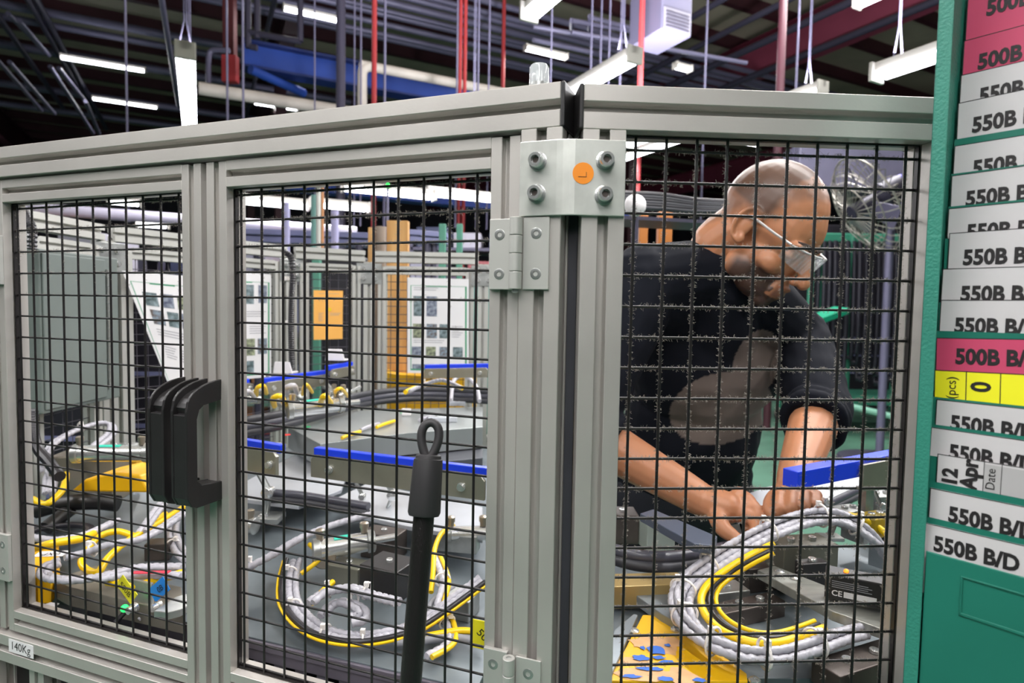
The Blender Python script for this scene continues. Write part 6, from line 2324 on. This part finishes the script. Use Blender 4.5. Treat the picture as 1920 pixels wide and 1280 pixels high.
def printf(p, n_):
    if n_.dot(CAM0 - p) < 0:
        return 0.0
    x, y = topix(p)
    for cx, cy, rx, ry, an in BL:
        a = math.radians(an)
        dx, dy = x - cx, y - cy
        u_, v_ = dx * math.cos(a) + dy * math.sin(a), -dx * math.sin(a) + dy * math.cos(a)
        if (u_ / rx) ** 2 + (v_ / ry) ** 2 < 1:
            return 1.0
    return 0.0


SHIRT = bpy.data.materials.new('navy_sweatshirt')
SHIRT.use_nodes = True
nt = SHIRT.node_tree
bs = nt.nodes['Principled BSDF']
bs.inputs['Roughness'].default_value = 0.85
bs.inputs['Specular IOR Level'].default_value = 0.15
a1 = nt.nodes.new('ShaderNodeAttribute')
a1.attribute_name = 'chest_print'
mx0 = nt.nodes.new('ShaderNodeMix')
mx0.data_type = 'RGBA'
mx0.inputs[6].default_value = lin('#13151d')
mx0.inputs[7].default_value = lin('#6f635d')
nt.links.new(a1.outputs['Fac'], mx0.inputs[0])
nt.links.new(mx0.outputs[2], bs.inputs['Base Color'])
finish(fuse(sh_, 0.0042, 3, 0.5), 'sweatshirt', SHIRT, man, {'chest_print': printf}, folds)
# trousers and shoes
tr_ = MB()
tr_.ball(PE + V((0, 0, -0.03)), 0.172, 0.128, 0.13, tr, 24, 14)
for s in (-1, 1):
    hip = PE + tr @ V((s * 0.085, 0, -0.02))
    kn_ = hip + V((s * 0.02, -0.06, -0.40))
    an = kn_ + V((0.0, 0.08, -0.43))
    capsule(tr_, [hip, kn_, V((an.x, an.y, 0.12))], [0.10, 0.078, 0.068], 16)
finish(fuse(tr_, 0.007, 3, 0.5), 'trousers', mat('dark_trousers', '#1c1e27', 0.85), man)
for s in (-1, 1):
    hip = PE + tr @ V((s * 0.085, 0, -0.02))
    an = hip + V((s * 0.02, 0.02, -0.83))
    sm = MB()
    fwd = V((0.25, -1, 0)).normalized()
    c = V((an.x, an.y, 0.045))
    capsule(sm, [c - fwd * 0.05, c + fwd * 0.06, c + fwd * 0.15 - Z * 0.006], [0.045, 0.044, 0.038], 14)
    sm.ball(c + Z * 0.03, 0.05, 0.055, 0.06)
    me = fuse(sm, 0.006, 3, 0.5)
    for v in me.vertices:
        v.co.z = max(v.co.z, 0.0)
    finish(me, 'shoe', BLACK, man)

# safety glasses
sg = thing('safety_glasses', hd(0.10, 0, -0.03), 'clear safety glasses with pale temples on the worker\'s face', 'glasses')
LENS = mat('clear_lens', '#e6eef2', 0.05, 0.0, alpha=0.14)
for s in (-1, 1):
    mb = MB()
    front = []
    for k in range(9):
        t = k / 8
        l_ = s * (0.006 + 0.062 * t)
        f_ = 0.118 - 0.034 * t * t
        front.append((f_, l_))
    top_ = [hd(f, l, 0.016 - 0.004 * abs(l) / 0.06) for f, l in front]
    bot_ = [hd(f - 0.006, l, -0.026 + 0.010 * (abs(l) / 0.068) ** 2) for f, l in front]
    for k in range(8):
        mb.quad(top_[k], top_[k + 1], bot_[k + 1], bot_[k])
    o = obj('lens', mb, LENS, sg, smooth=60)
    sm_ = o.modifiers.new('solid', 'SOLIDIFY')
    sm_.thickness = 0.0018
    mb = MB()
    mb.tube(top_, 0.0016, 6)
    obj('brow_bar', mb, mat('pale_frame', '#d5d2d2', 0.3), sg, smooth=60)
    mb = MB()
    mb.tube(smooth_path([hd(0.084, s * 0.070, 0.012), hd(0.050, s * 0.080, 0.012), hd(0.006, s * 0.083, 0.012), hd(-0.018, s * 0.082, 0.002)], 5), 0.0042, 8, flat=0.55)
    obj('temple', mb, MATS['pale_frame'], sg, smooth=60)
